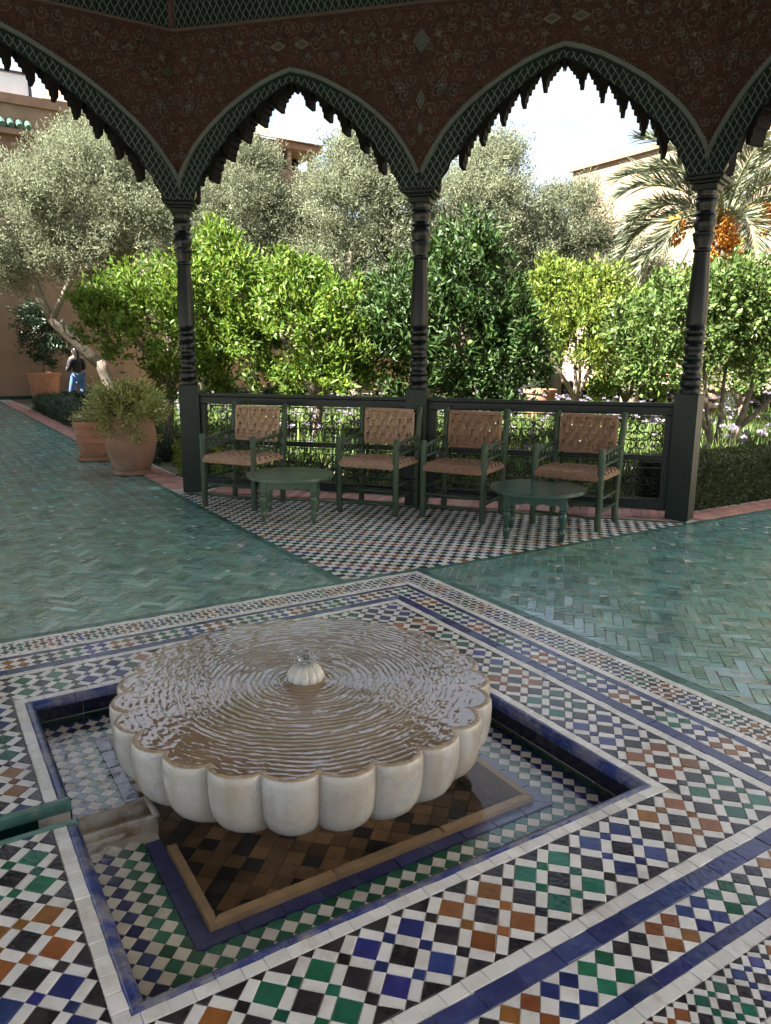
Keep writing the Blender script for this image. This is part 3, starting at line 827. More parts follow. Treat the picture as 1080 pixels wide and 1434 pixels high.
# water welling up: a low crown of clear water and drops
M_SPLASH = bpy.data.materials.new('clear_splash'); M_SPLASH.use_nodes = True
_p = M_SPLASH.node_tree.nodes['Principled BSDF']; _p.inputs['Base Color'].default_value = (0.95, 0.97, 1, 1)
_p.inputs['Roughness'].default_value = 0.03; _p.inputs['IOR'].default_value = 1.33; _p.inputs['Transmission Weight'].default_value = 1.0
b = MB(); rr = random.Random(4)
b.lathe([(0.010, 0.288), (0.015, 0.300), (0.024, 0.308), (0.025, 0.314), (0.015, 0.318), (0.004, 0.317)], 28, m=0, rf=lambda th, r, z: r*(1+0.25*math.sin(5*th+z*90)))
for k in range(260):
    a = rr.uniform(0, 6.283); r = rr.uniform(0.004, 0.052); z = 0.306+rr.random()*0.030-(r-0.02)*0.35
    s = rr.uniform(0.0012, 0.0036); c = (r*math.cos(a), r*math.sin(a), z)
    b.lathe([(0.3*s, -s), (s, -0.3*s), (0.9*s, 0.5*s), (0.2*s, 1.1*s)], 6, c=c)
b.v = [(p[0], p[1], p[2]+z0) for p in b.v]
b.build('water_jet', M_SPLASH, BOWL, smooth=True)
# the water in the bowl: real ripples running out from the knob
M_BWATER = bpy.data.materials.new('bowl_water'); M_BWATER.use_nodes = True
_n, _l = M_BWATER.node_tree.nodes, M_BWATER.node_tree.links; _p = _n['Principled BSDF']
_p.inputs['Roughness'].default_value = 0.04; _p.inputs['IOR'].default_value = 1.65; _p.inputs['Specular IOR Level'].default_value = 0.9
_g = _n.new('ShaderNodeNewGeometry'); _no = _n.new('ShaderNodeTexNoise'); _no.inputs['Scale'].default_value = 3; _no.inputs['Detail'].default_value = 5
_l.new(_g.outputs['Position'], _no.inputs['Vector'])
_rp = _n.new('ShaderNodeValToRGB'); _rp.color_ramp.elements[0].color = (0.19, 0.125, 0.07, 1); _rp.color_ramp.elements[1].color = (0.33, 0.235, 0.15, 1)
_rp.color_ramp.elements[0].position = 0.3; _rp.color_ramp.elements[1].position = 0.7
_l.new(_no.outputs['Fac'], _rp.inputs['Fac']); _l.new(_rp.outputs['Color'], _p.inputs['Base Color'])
def bowl_water():
    nr, nt = 330, 440; V = np.zeros((nr*nt, 3)); k = 0
    for i in range(nr):
        f = i/(nr-1)
        for j in range(nt):
            th = 2*math.pi*j/nt
            R = (0.638+0.006*mnoise.noise(Vector((math.cos(th)*7, math.sin(th)*7, 4))))*(1-0.068*(1-lobe(th))*f**3)
            r = 0.030+(R-0.030)*f; x, y = r*math.cos(th), r*math.sin(th)
            n1 = mnoise.noise(Vector((x*6, y*6, 0.3))); n2 = mnoise.noise(Vector((x*17, y*17, 5.1)))
            n3 = mnoise.noise(Vector((x*48, y*48, 9.4))); n4 = mnoise.noise(Vector((x*105, y*105, 2.4)))
            env = min(1.0, 0.42+0.58*math.exp(-((r-0.20)/0.24)**2)) * (1 if f < 0.97 else 0.4)
            brk = max(0.30, min(1.3, 0.85+0.9*mnoise.noise(Vector((x*4.5+7, y*4.5, 1.7)))+0.6*n2))
            h = 0.00075*env*brk*math.sin(2*math.pi*(r+0.009*n1+0.006*n2)/0.0225)
            h += 0.00040*env*(1.4-brk)*math.sin(2*math.pi*(r+0.010*n2+0.004*n3)/0.0150+1.3)
            h += 0.0011*n2*(0.35+0.65*f)*0.55 + 0.00078*n3*(0.5+0.8*f) + 0.00056*n4
            V[k] = (x, y, h + (0.0075*math.exp(-((r-0.066)/0.022)**2))); k += 1
    i, j = np.meshgrid(np.arange(nr-1), np.arange(nt), indexing='ij'); a = i*nt+j; b_ = i*nt+(j+1) % nt
    Fq = np.stack([a, a+nt, b_+nt, b_], -1).reshape(-1, 4)
    me = np_mesh('bowl_water', V, Fq, M_BWATER); me.polygons.foreach_set('use_smooth', [True]*len(me.polygons)); return me
tag(link('water', bowl_water(), None, W(0, 0, 0.2305), (0, 0, TH)), kind='structure')
# ================================================================== pavilion
M_WOODG = mat('dark_green_painted_wood', (0.006, 0.0095, 0.007), 0.42, 0.35, 9, bump=0.15, bscale=60, stretch=(9, 9, 1.2), spec=0.3, dirt=(0.015, 0.020, 0.015), dirt_scale=6, dirt_lo=0.55, dirt_hi=0.85)
M_POSTG = mat('green_painted_post', (0.011, 0.020, 0.0125), 0.45, 0.35, 9, bump=0.2, bscale=50, stretch=(9, 9, 1.2), spec=0.3, dirt=(0.025, 0.033, 0.023), dirt_scale=5, dirt_lo=0.5, dirt_hi=0.85)
M_COLUMN = mat('black_green_lacquered_column', (0.0035, 0.0055, 0.0048), 0.34, 0.4, 8, spec=0.3, bump=0.1, bscale=50, stretch=(6, 6, 1.5))
M_FRINGE = mat('dark_fringe_wood', (0.004, 0.0035, 0.003), 0.7, 0.4, 9, spec=0.08, bump=0.1, bscale=60)
M_TRIM = mat('sage_painted_trim', (0.028, 0.042, 0.038), 0.55, 0.3, 14, bump=0.1, bscale=70)
M_LATT = mat('pale_lattice_paint', (0.055, 0.074, 0.070), 0.6, 0.35, 14)
M_LGRD = mat('lattice_ground_green', (0.003, 0.0085, 0.0085), 0.55, 0.45, 12, spec=0.12)
M_BRACK = mat('lit_bracket_edge', (0.24, 0.23, 0.15), 0.5, 0.3, 12)  # pale tone puts the light on the bracket edges into the colour
M_RED2 = mat('red_brown_moulding', (0.036, 0.018, 0.015), 0.55, 0.35, 14)
def painted():
    m = mat('painted_red_panel', (0.030, 0.0130, 0.0125), 0.65, 0.3, 10, spec=0.12, bump=0.06, bscale=80)
    n, l = m.node_tree.nodes, m.node_tree.links; p = n['Principled BSDF']; src = p.inputs['Base Color'].links[0].from_socket
    geo = n.new('ShaderNodeNewGeometry')
    cur = src
    for sc, wd, colr, seed, dist in ((9, 0.026, (0.008, 0.009, 0.008), 0, 1.2), (15, 0.030, (0.010, 0.010, 0.008), 4, 2.2), (23, 0.022, (0.075, 0.040, 0.026), 8, 1.5), (11, 0.010, (0.060, 0.045, 0.038), 13, 2.0)):
        mp = n.new('ShaderNodeMapping'); mp.inputs['Location'].default_value = (seed, seed*2, 0); l.new(geo.outputs['Position'], mp.inputs['Vector'])
        w_ = n.new('ShaderNodeTexNoise'); w_.inputs['Scale'].default_value = sc; w_.inputs['Detail'].default_value = 1; w_.inputs['Distortion'].default_value = dist
        l.new(mp.outputs[0], w_.inputs['Vector'])
        s = n.new('ShaderNodeMath'); s.operation = 'SUBTRACT'; s.inputs[1].default_value = 0.5; l.new(w_.outputs['Fac'], s.inputs[0])
        a = n.new('ShaderNodeMath'); a.operation = 'ABSOLUTE'; l.new(s.outputs[0], a.inputs[0])
        r = n.new('ShaderNodeMapRange'); r.inputs['From Min'].default_value = wd*0.6; r.inputs['From Max'].default_value = wd; r.inputs['To Min'].default_value = 0.85; r.inputs['To Max'].default_value = 0.0
        l.new(a.outputs[0], r.inputs['Value'])
        mx = n.new('ShaderNodeMix'); mx.data_type = 'RGBA'; mx.inputs[7].default_value = (*colr, 1)
        l.new(r.outputs[0], mx.inputs['Factor']); l.new(cur, mx.inputs[6]); cur = mx.outputs[2]
    l.new(cur, p.inputs['Base Color']); return m
M_PANEL = painted()
M_FLOWERS = [mat('flower_cream', (0.062, 0.058, 0.046), 0.6, 0.25, 30), mat('flower_sage', (0.034, 0.042, 0.035), 0.6, 0.25, 30), mat('flower_slate', (0.026, 0.030, 0.033), 0.6, 0.25, 30),
             mat('flower_ochre', (0.048, 0.028, 0.014), 0.6, 0.25, 30), mat('flower_dark', (0.018, 0.022, 0.02), 0.6, 0.2, 30)]
RINGC = [(1.25, 5.1), None, (4.38, 1.75), (4.38, -1.65), None, (1.25, -5.0), (-2.15, -5.0), None, (-5.28, -1.65), (-5.28, 1.75), None, (-2.15, 5.1)]
for i, c in enumerate(RINGC):
    if c is None:
        a, b_ = RINGC[i-1], RINGC[(i+1) % 12]; RINGC[i] = (0.5*(a[0]+b_[0]), 0.5*(a[1]+b_[1]))
PAV = thing('garden_pavilion', W(-0.45, 0.05, 0), TH, 'dark green timber pavilion with painted red spandrels and fretted pointed arches', 'pavilion')
def to_pav(u, v, z=0): return (u+0.45, v-0.05, z)
COLP = [(1.055, .082), (1.075, .086), (1.095, .084), (1.105, .074), (1.115, .082), (1.14, .085), (1.165, .081), (1.17, .072), (1.18, .08), (1.20, .083), (1.215, .072), (1.235, .066),
        (1.262, .074), (1.285, .083), (1.308, .074), (1.318, .066), (1.332, .074), (1.345, .079), (1.358, .072), (1.37, .066), (1.40, .074), (1.425, .083), (1.45, .076), (1.458, .066), (1.47, .075),
        (1.49, .082), (1.515, .079), (1.522, .068), (1.535, .077), (1.555, .082), (1.57, .075), (1.58, .066), (1.592, .078), (1.62, .080), (1.72, .080), (1.84, .077), (1.98, .070), (2.10, .063), (2.165, .060),
        (2.172, .070), (2.182, .073), (2.192, .069), (2.20, .061), (2.225, .064), (2.26, .078), (2.29, .080), (2.297, .086), (2.307, .087), (2.317, .08), (2.325, .068), (2.345, .074), (2.37, .084), (2.40, .083), (2.425, .072),
        (2.435, .068), (2.442, .080), (2.452, .085), (2.462, .078), (2.475, .068), (2.50, .074), (2.525, .083), (2.545, .083), (2.556, .076), (2.563, .086), (2.575, .086), (2.583, .072), (2.60, .075), (2.64, .076)]
def angle_at(i):
    c = RINGC[i]; a = RINGC[i-1]; b_ = RINGC[(i+1) % 12]
    d1 = Vector((c[0]-a[0], c[1]-a[1])).normalized(); d2 = Vector((b_[0]-c[0], b_[1]-c[1])).normalized(); t = d1+d2
    return math.atan2(t.y, t.x)
post_me = MB().cbox(-.094, .094, -.094, .094, 0.0, 1.055, 0.008).mesh('post', M_POSTG)
_cb = MB().lathe([(r, z) for z, r in COLP], 28); col_me = _cb.mesh('column', M_COLUMN, True); col_me.set_sharp_from_angle(angle=math.radians(50))
_cp = MB().cbox(-.092, .092, -.092, .092, 2.62, 2.668, 0.006); _cp.cbox(-.115, .115, -.115, .115, 2.668, 2.688, 0.005); _cp.cbox(-.142, .142, -.142, .142, 2.688, 2.72, 0.008)
cap_me = _cp.mesh('capital', M_WOODG)
for i, c in enumerate(RINGC):
    rz = angle_at(i)
    link('post', post_me, PAV, to_pav(*c), (0, 0, rz))
    link('column', col_me, PAV, to_pav(*c)); link('capital', cap_me, PAV, to_pav(*c), (0, 0, rz))

Z_SPR, Z_FRZ = 2.86, 4.125
ARCH = np.array([(0, 0), (.05, .13), (.1, .235), (.16, .342), (.22, .43), (.33, .56), (.46, .685), (.60, .795), (.74, .89), (.87, .955), (1, 1)])
def arch_z(t): return float(np.interp(t, ARCH[:, 0], ARCH[:, 1]))
YF, YB = -0.085, 0.115                     # inner and outer faces of the arcade
def arch_panel(ca, cb, seed, apex, first):
    A, Bp = Vector((*ca, 0)), Vector((*cb, 0)); d = (Bp-A); w = d.length; rz = math.atan2(d.y, d.x)
    loc = to_pav(*ca); rot = (0, 0, rz); half = w/2; rise = apex-Z_SPR
    zu = lambda x: Z_SPR + rise*arch_z(min(x, w-x)/half)
    fs = math.sqrt(half/1.15)
    # lower edge of the fretted fringe on a half arch
    def low_base(x):                       # offset curve
        t = x/half; e = 1e-3
        sl = (arch_z(min(1, t+e))-arch_z(max(0, t-e)))*rise/((min(1, t+e)-max(0, t-e))*half)
        wdt = 0.290-0.135*min(1, t)**1.3
        return Z_SPR + rise*arch_z(t) - wdt*math.sqrt(1+sl*sl)
    pts = [(0.0, 2.722), (0.138, 2.722), (0.150, 2.745), (0.158, 2.80), (0.140, 2.86), (0.142, 2.90), (0.160, 2.93)]
    pts = [(0.0, 2.722), (0.140, 2.722), (0.152, 2.75), (0.158, 2.82), (0.160, 2.90)]
    x = 0.165; k = 0; N = max(6, round((half-0.165)/0.163)); st = (half-0.165)/N
    for k in range(N):
        x = 0.165+k*st
        zt = max(2.88, low_base(x+0.02)-0.085); zn = max(2.88, low_base(min(half, x+st)+0.02 if k < N-1 else half)-0.085)
        tw = 0.036; hgt = max(0.15, zn-zt+0.125)
        pts += [(x, zt+0.030), (x+0.003, zt), (x+tw, zt), (x+tw+0.003, zt+0.042), (x+tw+0.012, zt+0.050), (x+tw+0.014, zt+0.066)]
        xr = st-tw-0.014
        for q, e in ((0.02, 0.16), (0.21, 0.20), (0.23, 0.42), (0.43, 0.47), (0.45, 0.66), (0.62, 0.70), (0.64, 0.82), (0.70, 0.85), (0.76, 0.97), (0.79, 1.0), (0.82, 0.97), (0.87, 0.86), (0.88, 0.72), (0.985, 0.68)):
            pts.append((x+tw+0.014+xr*q, zt+0.066+(hgt-0.066)*e))
    pts.append((half, zn+0.15))
    # make x strictly monotone
    P = [pts[0]]
    for p in pts[1:]:
        P.append((max(p[0], P[-1][0]+1e-4), p[1]))
    P[-1] = (half, P[-1][1])
    full = P + [(w-p[0], p[1]) for p in reversed(P[:-1])]
    fx = [(x_, min(z_, zu(x_)-0.012)) for x_, z_ in full]
    low = lambda x_: float(np.interp(x_, [p[0] for p in fx], [p[1] for p in fx]))
    # fringe (solid, cut out below)
    f = MB(); V = []; Fs = []; n = len(fx); y0, y1 = YF+0.012, YB-0.02
    for (x_, z_) in fx: V += [(x_, y0, z_), (x_, y0, zu(x_)), (x_, y1, z_), (x_, y1, zu(x_))]
    for i in range(n-1):
        a, b_ = i*4, i*4+4
        Fs += [(a, b_, b_+1, a+1), (a+2, a+3, b_+3, b_+2), (a, a+2, b_+2, b_)]
    f.add(V, Fs); f.build('fringe', M_FRINGE, PAV, loc=loc, rot=rot)
    # painted band over the fringe (front sheet, 12 mm proud)
    xs = np.linspace(0, w, 121); bandlow = []
    for x_ in xs:
        t = min(x_, w-x_)/half; bl = low_base(t*half)+0.045
        bandlow.append(min(max(2.724, bl if min(x_, w-x_) > 0.12 else 2.724), zu(x_)-0.05))
    bl_ = lambda x_: float(np.interp(x_, xs, bandlow))
    s = MB(); V = []; Fs = []
    for i, x_ in enumerate(xs): V += [(x_, YF, bandlow[i]), (x_, YF, zu(x_)-0.02), (x_, y0+0.002, bandlow[i])]
    for i in range(len(xs)-1): a, b_ = i*3, i*3+3; Fs += [(a, b_, b_+1, a+1), (a, a+2, b_+2, b_)]
    s.add(V, Fs); s.build('lattice_ground', M_LGRD, PAV, loc=loc, rot=rot)
    # lattice lines, real ribbons
    L = MB()
    def ribbon(mb, pl, wd, y, m=0):
        for (a, b_) in zip(pl[:-1], pl[1:]):
            dx, dz = b_[0]-a[0], b_[1]-a[1]; q = math.hypot(dx, dz)
            if q < 1e-6: continue
            nx, nz = -dz/q*wd/2, dx/q*wd/2
            mb.add([(a[0]-nx, y, a[1]-nz), (b_[0]-nx, y, b_[1]-nz), (b_[0]+nx, y, b_[1]+nz), (a[0]+nx, y, a[1]+nz)], [(0, 1, 2, 3)], m)
    sp = 0.058
    for fam in (1, -1):
        for k in range(-60, 100):
            seg = []; 
            for i in range(0, 130):
                z_ = 2.72+i*0.012
                x_ = k*sp + fam*(z_-2.72)*0.62 + 0.004*math.sin((z_-2.72)*2*math.pi/(sp/0.62/1.0))
                ok = 0.0 < x_ < w and bl_(x_)+0.006 < z_ < zu(x_)-0.055
                if ok: seg.append((x_, z_))
                else:
                    if len(seg) > 1: ribbon(L, seg, 0.0075, YF-0.002)
                    seg = []
            if len(seg) > 1: ribbon(L, seg, 0.0075, YF-0.002)
    tag(L.build('lattice', M_LATT, PAV, loc=loc, rot=rot), kind='stuff')
    # green moulding along the arch
    tr = MB(); cs = [(x_, zu(x_)) for x_ in np.concatenate([np.linspace(0, half, 40), np.linspace(half, w, 40)[1:]])]
    V = []; Fs = []
    for i, (x_, z_) in enumerate(cs):
        a = cs[max(0, i-1)]; b_ = cs[min(len(cs)-1, i+1)]
        if abs(x_-half) < 1e-6: nx, nz = 0, 1
        else:
            a = cs[max(0, i-1)] if x_ > half else a
            q = math.hypot(b_[0]-a[0], b_[1]-a[1]); nx, nz = -(b_[1]-a[1])/q, (b_[0]-a[0])/q
        if nz < 0.25: nx, nz = nx*0.9, max(nz, 0.25)
        for o, y in ((0.004, YF+0.004), (0.0, YF-0.016), (-0.032, YF-0.010), (-0.037, YF+0.004)):
            V.append((min(max(x_+nx*o, 0.0), w), y, z_+nz*o))
    for i in range(len(cs)-1):
        for k in range(3): a = i*4+k; Fs.append((a, a+1, a+5, a+4))
    tr.add(V, Fs); tr.build('arch_moulding', M_TRIM, PAV, loc=loc, rot=rot)
    # beading above the moulding
    bd = MB(); dist = 0; last = cs[0]
    for i in range(1, 400):
        t = i/400*w; p = (t, zu(t)); 
        if math.hypot(p[0]-last[0], p[1]-last[1]) > 0.024:
            last = p; bd.box(p[0]-0.006, p[0]+0.006, YF-0.012, YF+0.002, p[1]+0.006, p[1]+0.017)
    tag(bd.build('beading', M_RED2, PAV, loc=loc, rot=rot), kind='stuff')
    # spandrel above
    sd = MB(); V = []; Fs = []; xs2 = np.linspace(0, w, 101)
    for x_ in xs2: V += [(x_, YF+0.002, zu(x_)), (x_, YF+0.002, Z_FRZ), (x_, YB, zu(x_)), (x_, YB, Z_FRZ)]
    for i in range(100):
        a, b_ = i*4, i*4+4; Fs += [(a, b_, b_+1, a+1), (a+2, a+3, b_+3, b_+2), (a+1, b_+1, b_+3, a+3)]
    sd.add(V, Fs); sd.build('spandrel', M_PANEL, PAV, loc=loc, rot=rot)
    # painted flowers (mirrored left and right as on the photograph)
    fm = MB(); r_ = random.Random(21); yb = YF-0.0015
    def star(cx, cz, R, n, mi, inner=0.4, rotz=0.0):
        V = [(cx, yb, cz)]; m2 = n*2
        for k in range(m2):
            a = rotz+2*math.pi*k/m2; q = R if k % 2 == 0 else R*inner; V.append((cx+q*math.cos(a), yb-0.0002*mi, cz+q*math.sin(a)))
        fm.add(V, [(0, 1+k, 1+(k+1) % m2) for k in range(m2)], mi)
    def rosette(cx, cz, R, mi):
        for k in range(8):
            a = k*math.pi/4; star(cx+R*0.68*math.cos(a), cz+R*0.68*math.sin(a), R*0.26, 3, mi, 0.8, a)
        star(cx, cz, R*0.34, 6, 0, 0.8)
    def leaf(cx, cz, R, a, mi):
        c, s_ = math.cos(a), math.sin(a)
        q = [(-R, 0), (-.2*R, .38*R), (R, 0), (-.2*R, -.38*R)]
        fm.add([(cx+x_*c-z_*s_, yb, cz+x_*s_+z_*c) for x_, z_ in q], [(0, 3, 2, 1)], mi)
    def diamond(cx, cz, hx, hz, step=0.030):
        fm.add([(cx-hx, yb, cz), (cx, yb, cz-hz), (cx+hx, yb, cz), (cx, yb, cz+hz)], [(0, 1, 2, 3)], 4)
        for fam in (1, -1):
            for k in range(-6, 7):
                sg = []
                for i in range(-20, 21):
                    t = i/20*hz; x_ = k*step+fam*t*hx/hz*0.9
                    if abs(x_)/hx+abs(t)/hz < 0.97: sg.append((cx+x_, cz+t))
                if len(sg) > 2: ribbon(fm, sg, 0.006, yb-0.002, 1)
    # interlaced painted scrolls, mirrored about the arch
    def vine(cx, cz, R, a0, sg, mi, wd=0.007):
        P = []
        for i in range(26):
            t = i/25; rr_ = R*(1-0.82*t); a = a0+sg*2*math.pi*1.25*t; P.append((cx+rr_*math.cos(a), cz+rr_*math.sin(a)))
        ribbon(fm, P, wd, yb+0.0006, mi)
        for q in (0.18, 0.42, 0.66):
            i = int(q*25); leaf(P[i][0]*1.0+(P[i][0]-cx)*0.22, P[i][1]+(P[i][1]-cz)*0.22, R*0.20, a0+sg*2*math.pi*1.25*q+0.7*sg, mi)
        star(cx, cz, R*0.20, 5, 3 if mi == 1 else 1, 0.5, a0)
    for sgn in (1, -1):
        X = (lambda q: q) if sgn == 1 else (lambda q: w-q)
        row = 0; zz = Z_FRZ-0.075
        while zz > 3.0:
            qx = 0.075+(0.065 if row % 2 else 0.0)
            while qx < half-0.02:
                if zu(qx)+0.085 < zz:
                    k_ = int(qx*37+row*5) % 3
                    vine(X(qx)+0.012*math.sin(qx*41+row*7), zz+0.012*math.cos(qx*33+row*3), 0.050+0.014*math.sin(qx*19+row*2), (0.6 if row % 2 else 3.4)*sgn, sgn*(1 if row % 2 else -1), (1, 2, 3)[k_])
                qx += 0.130
            zz -= 0.118; row += 1
    for sgn in (1, -1):
        X = (lambda q: q) if sgn == 1 else (lambda q: w-q)
        for (qx, qz, fnk) in ((0.175, 3.52, 'r'), (0.14, 3.90, 's'), (0.30, 3.74, 'r2'), (0.42, 3.93, 'l'), (0.55, 3.90, 's3'), (0.20, 3.72, 's4'), (0.68, 3.97, 'l2'), (0.085, 3.33, 's5'), (half-0.11, apex+0.17, 'd'), (half-0.30, apex+0.20, 'l3'), (half-0.42, apex+0.06, 's6'), (half-0.16, apex+0.06, 'l4')):
            if qx > half or zu(qx)+0.03 > qz or qz > Z_FRZ-0.04: continue
            if fnk == 'r': rosette(X(qx), qz, 0.052, 2)
            elif fnk == 'r2': rosette(X(qx), qz, 0.040, 1)
            elif fnk == 'd':
                star(X(qx), qz, 0.075, 2, 0, 0.55); star(X(qx), qz, 0.045, 2, 4, 0.5)
            elif fnk[0] == 's': star(X(qx), qz, 0.045 if fnk == 's' else 0.030, 4 if fnk in ('s', 's4') else 5, {'s': 0, 's3': 1, 's4': 0, 's5': 3, 's6': 2}[fnk], 0.32, 0.4)
            else:
                for aa in (0.3, 1.2, 2.3): leaf(X(qx)+0.02*math.cos(aa), qz+0.02*math.sin(aa), 0.026, aa*sgn, 1 if fnk != 'l2' else 0)
        for k in range(70):
            qx = r_.uniform(0.04, half-0.02); qz = r_.uniform(3.1, Z_FRZ-0.03)
            if zu(qx)+0.035 > qz: continue
            c = r_.choice([0, 1, 1, 2, 2, 3, 3]); q = r_.random()
            if q < 0.5: leaf(X(qx), qz, r_.uniform(0.012, 0.022), r_.uniform(0, 6.28), c)
            else: star(X(qx), qz, r_.uniform(0.010, 0.019), r_.choice([4, 5, 6]), c, 0.5, r_.random()*3)
        # half of the lattice lozenges that sit over each column
    tag(fm.build('painted_flowers', M_FLOWERS, PAV, loc=loc, rot=rot), kind='stuff')
    # frieze of lattice above
    fz = MB(); fz.box(0.05, w-0.05, YF+0.02, YB, Z_FRZ+0.03, Z_FRZ+0.30); fz.build('frieze_ground', M_LGRD, PAV, loc=loc, rot=rot)
    L2 = MB(); sp2 = 0.062
    for fam in (1, -1):
        for k in range(-8, int(w/sp2)+10):
            seg = []
            for i in range(0, 25):
                t = i/24; z_ = Z_FRZ+0.03+0.27*t; x_ = k*sp2+fam*t*0.15+0.004*math.sin(t*0.27*2*math.pi/0.112)
                if 0.055 < x_ < w-0.055: seg.append((x_, z_))
                else:
                    if len(seg) > 1: ribbon(L2, seg, 0.008, YF+0.018)
                    seg = []
            if len(seg) > 1: ribbon(L2, seg, 0.008, YF+0.018)
    tag(L2.build('frieze_lattice', M_LATT, PAV, loc=loc, rot=rot), kind='stuff')
    md = MB(); md.cbox(0, w, YF-0.012, YB, Z_FRZ+0.001, Z_FRZ+0.029, 0.005); md.cbox(0, w, YF-0.012, YB, Z_FRZ+0.301, Z_FRZ+0.345, 0.006)
    md.box(0, w, YF-0.03, YB, Z_FRZ+0.346, 4.82)
    md.box(0, 0.049, YF-0.004, YB, Z_FRZ+0.03, Z_FRZ+0.30); md.box(w-0.049, w, YF-0.004, YB, Z_FRZ+0.03, Z_FRZ+0.30)
    md.build('cornice', M_RED2, PAV, loc=loc, rot=rot)
    # cable moulding under the frieze: short slanted strokes
    cb_ = MB(); nn = int(w/0.030)
    for i in range(nn):
        x_ = (i+0.5)*w/nn; ribbon(cb_, [(x_-0.009, Z_FRZ+0.009), (x_+0.009, Z_FRZ+0.022)], 0.0055, YF-0.0145)
    tag(cb_.build('cable_moulding', M_LATT, PAV, loc=loc, rot=rot), kind='stuff')
    # curled bracket edges beside the capital
    br = MB()
    for sx in (0.150, w-0.150):
        k = 1 if sx < half else -1
        br.tube([(sx-k*0.004, YF+0.05, 2.735), (sx+k*0.018, YF+0.05, 2.775), (sx+k*0.014, YF+0.05, 2.83), (sx-k*0.004, YF+0.05, 2.88), (sx+k*0.006, YF+0.05, 2.94)], [0.012, 0.016, 0.014, 0.010, 0.008], 8)
    br.build('bracket', M_BRACK, PAV, loc=loc, rot=rot, smooth=True)
# lozenges over the columns are painted once per column
for i in range(12):
    c0, c1 = RINGC[i], RINGC[(i+1) % 12]
    w_ = math.hypot(c1[0]-c0[0], c1[1]-c0[1])
    arch_panel(c0, c1, i, 3.985 if w_ > 3 else 3.755, i == 0)
# lozenge panels of lattice on the wall over each column
M_DARKP = M_FLOWERS[4]
for i, c in enumerate(RINGC):
    lz = MB()
    for (cz, hx, hz) in ((3.86, 0.075, 0.095), (3.42, 0.040, 0.085), (3.20, 0.030, 0.065)):
        lz.add([(-hx, YF-0.004, cz), (0, YF-0.004, cz-hz), (hx, YF-0.004, cz), (0, YF-0.004, cz+hz)], [(0, 1, 2, 3)], 0)
        for fam in (1, -1):
            for k in range(-5, 6):
                seg = []
                for q in range(-16, 17):
                    t = q/16*hz; x_ = k*0.030+fam*t*hx/hz
                    if abs(x_)/hx+abs(t)/hz < 0.98: seg.append((x_, cz+t))
                for (a, b_) in zip(seg[:-1], seg[1:]):
                    lz.add([(a[0]-.003, YF-0.0055, a[1]), (b_[0]-.003, YF-0.0055, b_[1]), (b_[0]+.003, YF-0.0055, b_[1]), (a[0]+.003, YF-0.0055, a[1])], [(0, 1, 2, 3)], 1)
    tag(lz.build('painted_lozenge', [M_DARKP, M_LATT], PAV, loc=to_pav(*c), rot=(0, 0, angle_at(i))), kind='stuff')
# ceiling, eaves and roof
M_CEIL = mat('painted_cedar_ceiling', (0.19, 0.165, 0.15), 0.6, 0.4, 5)
M_ROOF = mat('green_roof_tile', (0.05, 0.10, 0.06), 0.5, 0.3, 6)
ctr = (0.0, 0.0); ring = [to_pav(*c) for c in RINGC]
cl = MB(); cl.add([(p[0], p[1], 4.80) for p in ring], [tuple(range(12))]); cl.build('ceiling', M_CEIL, PAV)
def grow(p, e):
    r = math.hypot(p[0], p[1]); return (p[0]*(r+e)/r, p[1]*(r+e)/r)
ev = MB(); V = []
EAVE = 0.50
for p in ring: V += [(p[0], p[1], 4.83), (*grow(p, EAVE), 4.62), (*grow(p, EAVE), 4.72), (p[0]*0.2, p[1]*0.2, 6.6)]
Fs = []
for i in range(12):
    a, b_ = i*4, (i+1) % 12*4; Fs += [(a, a+1, b_+1, b_), (a+1, a+2, b_+2, b_+1), (a+2, a+3, b_+3, b_+2)]
Fs.append(tuple(i*4+3 for i in range(12))); ev.add(V, Fs); ev.build('roof', M_ROOF, PAV)

# ------------------------------------------------------------------ railings with scrolled iron grilles
M_IRON = mat('black_wrought_iron', (0.010, 0.012, 0.012), 0.4, 0.3, 20, spec=0.5)
def spiral(cx, cz, R, a0, turns, sgn, n=16):
    out = []
    for i in range(n+1):
        t = i/n; r = R*(1-0.80*t); a = a0+sgn*turns*2*math.pi*t; out.append((cx+r*math.cos(a), 0.0, cz+r*math.sin(a)))
    return out
def scroll_mesh(L, z0, z1, ncell):
    b = MB(); cw = L/ncell; R = 0.0052
    for i in range(ncell):
        xc = (i+0.5)*cw; zc = 0.5*(z0+z1)-0.012; hh = (z1-z0)*0.5-0.035; hw = cw*0.5
        for sx in (1, -1):
            for sz in (1, -1):
                # big scroll in each quarter, stem swinging to the middle
                c = (xc+sx*hw*0.58, zc+sz*hh*0.62); a0 = math.atan2(-sz*0.9, -sx*0.6)
                sp_ = spiral(c[0], c[1], min(hw, hh)*0.47, a0, 1.35, sx*sz)
                b.tube([(xc, 0, zc+sz*hh*0.05), (xc+sx*hw*0.12, 0, zc+sz*hh*0.22)]+sp_, R, 4, cap=False)
                c = (xc+sx*hw*0.82, zc+sz*hh*0.20); a0 = math.atan2(-sz*0.2, -sx)
                b.tube([(xc+sx*hw*0.30, 0, zc+sz*hh*0.02)]+spiral(c[0], c[1], min(hw, hh)*0.19, a0, 1.2, -sx*sz, 12), R*0.9, 4, cap=False)
            # running scroll in the narrow top strip
            c = (xc+sx*hw*0.60, z1-0.022); b.tube([(xc+sx*0.004, 0, z1-0.006), (xc+sx*hw*0.25, 0, z1-0.012)]+spiral(c[0], c[1], 0.019, math.pi*0.5, 1.3, -sx, 12), R*0.9, 4, cap=False)
        b.tube([(xc-0.010, 0, zc), (xc+0.010, 0, zc)], 0.006, 6)
    return b
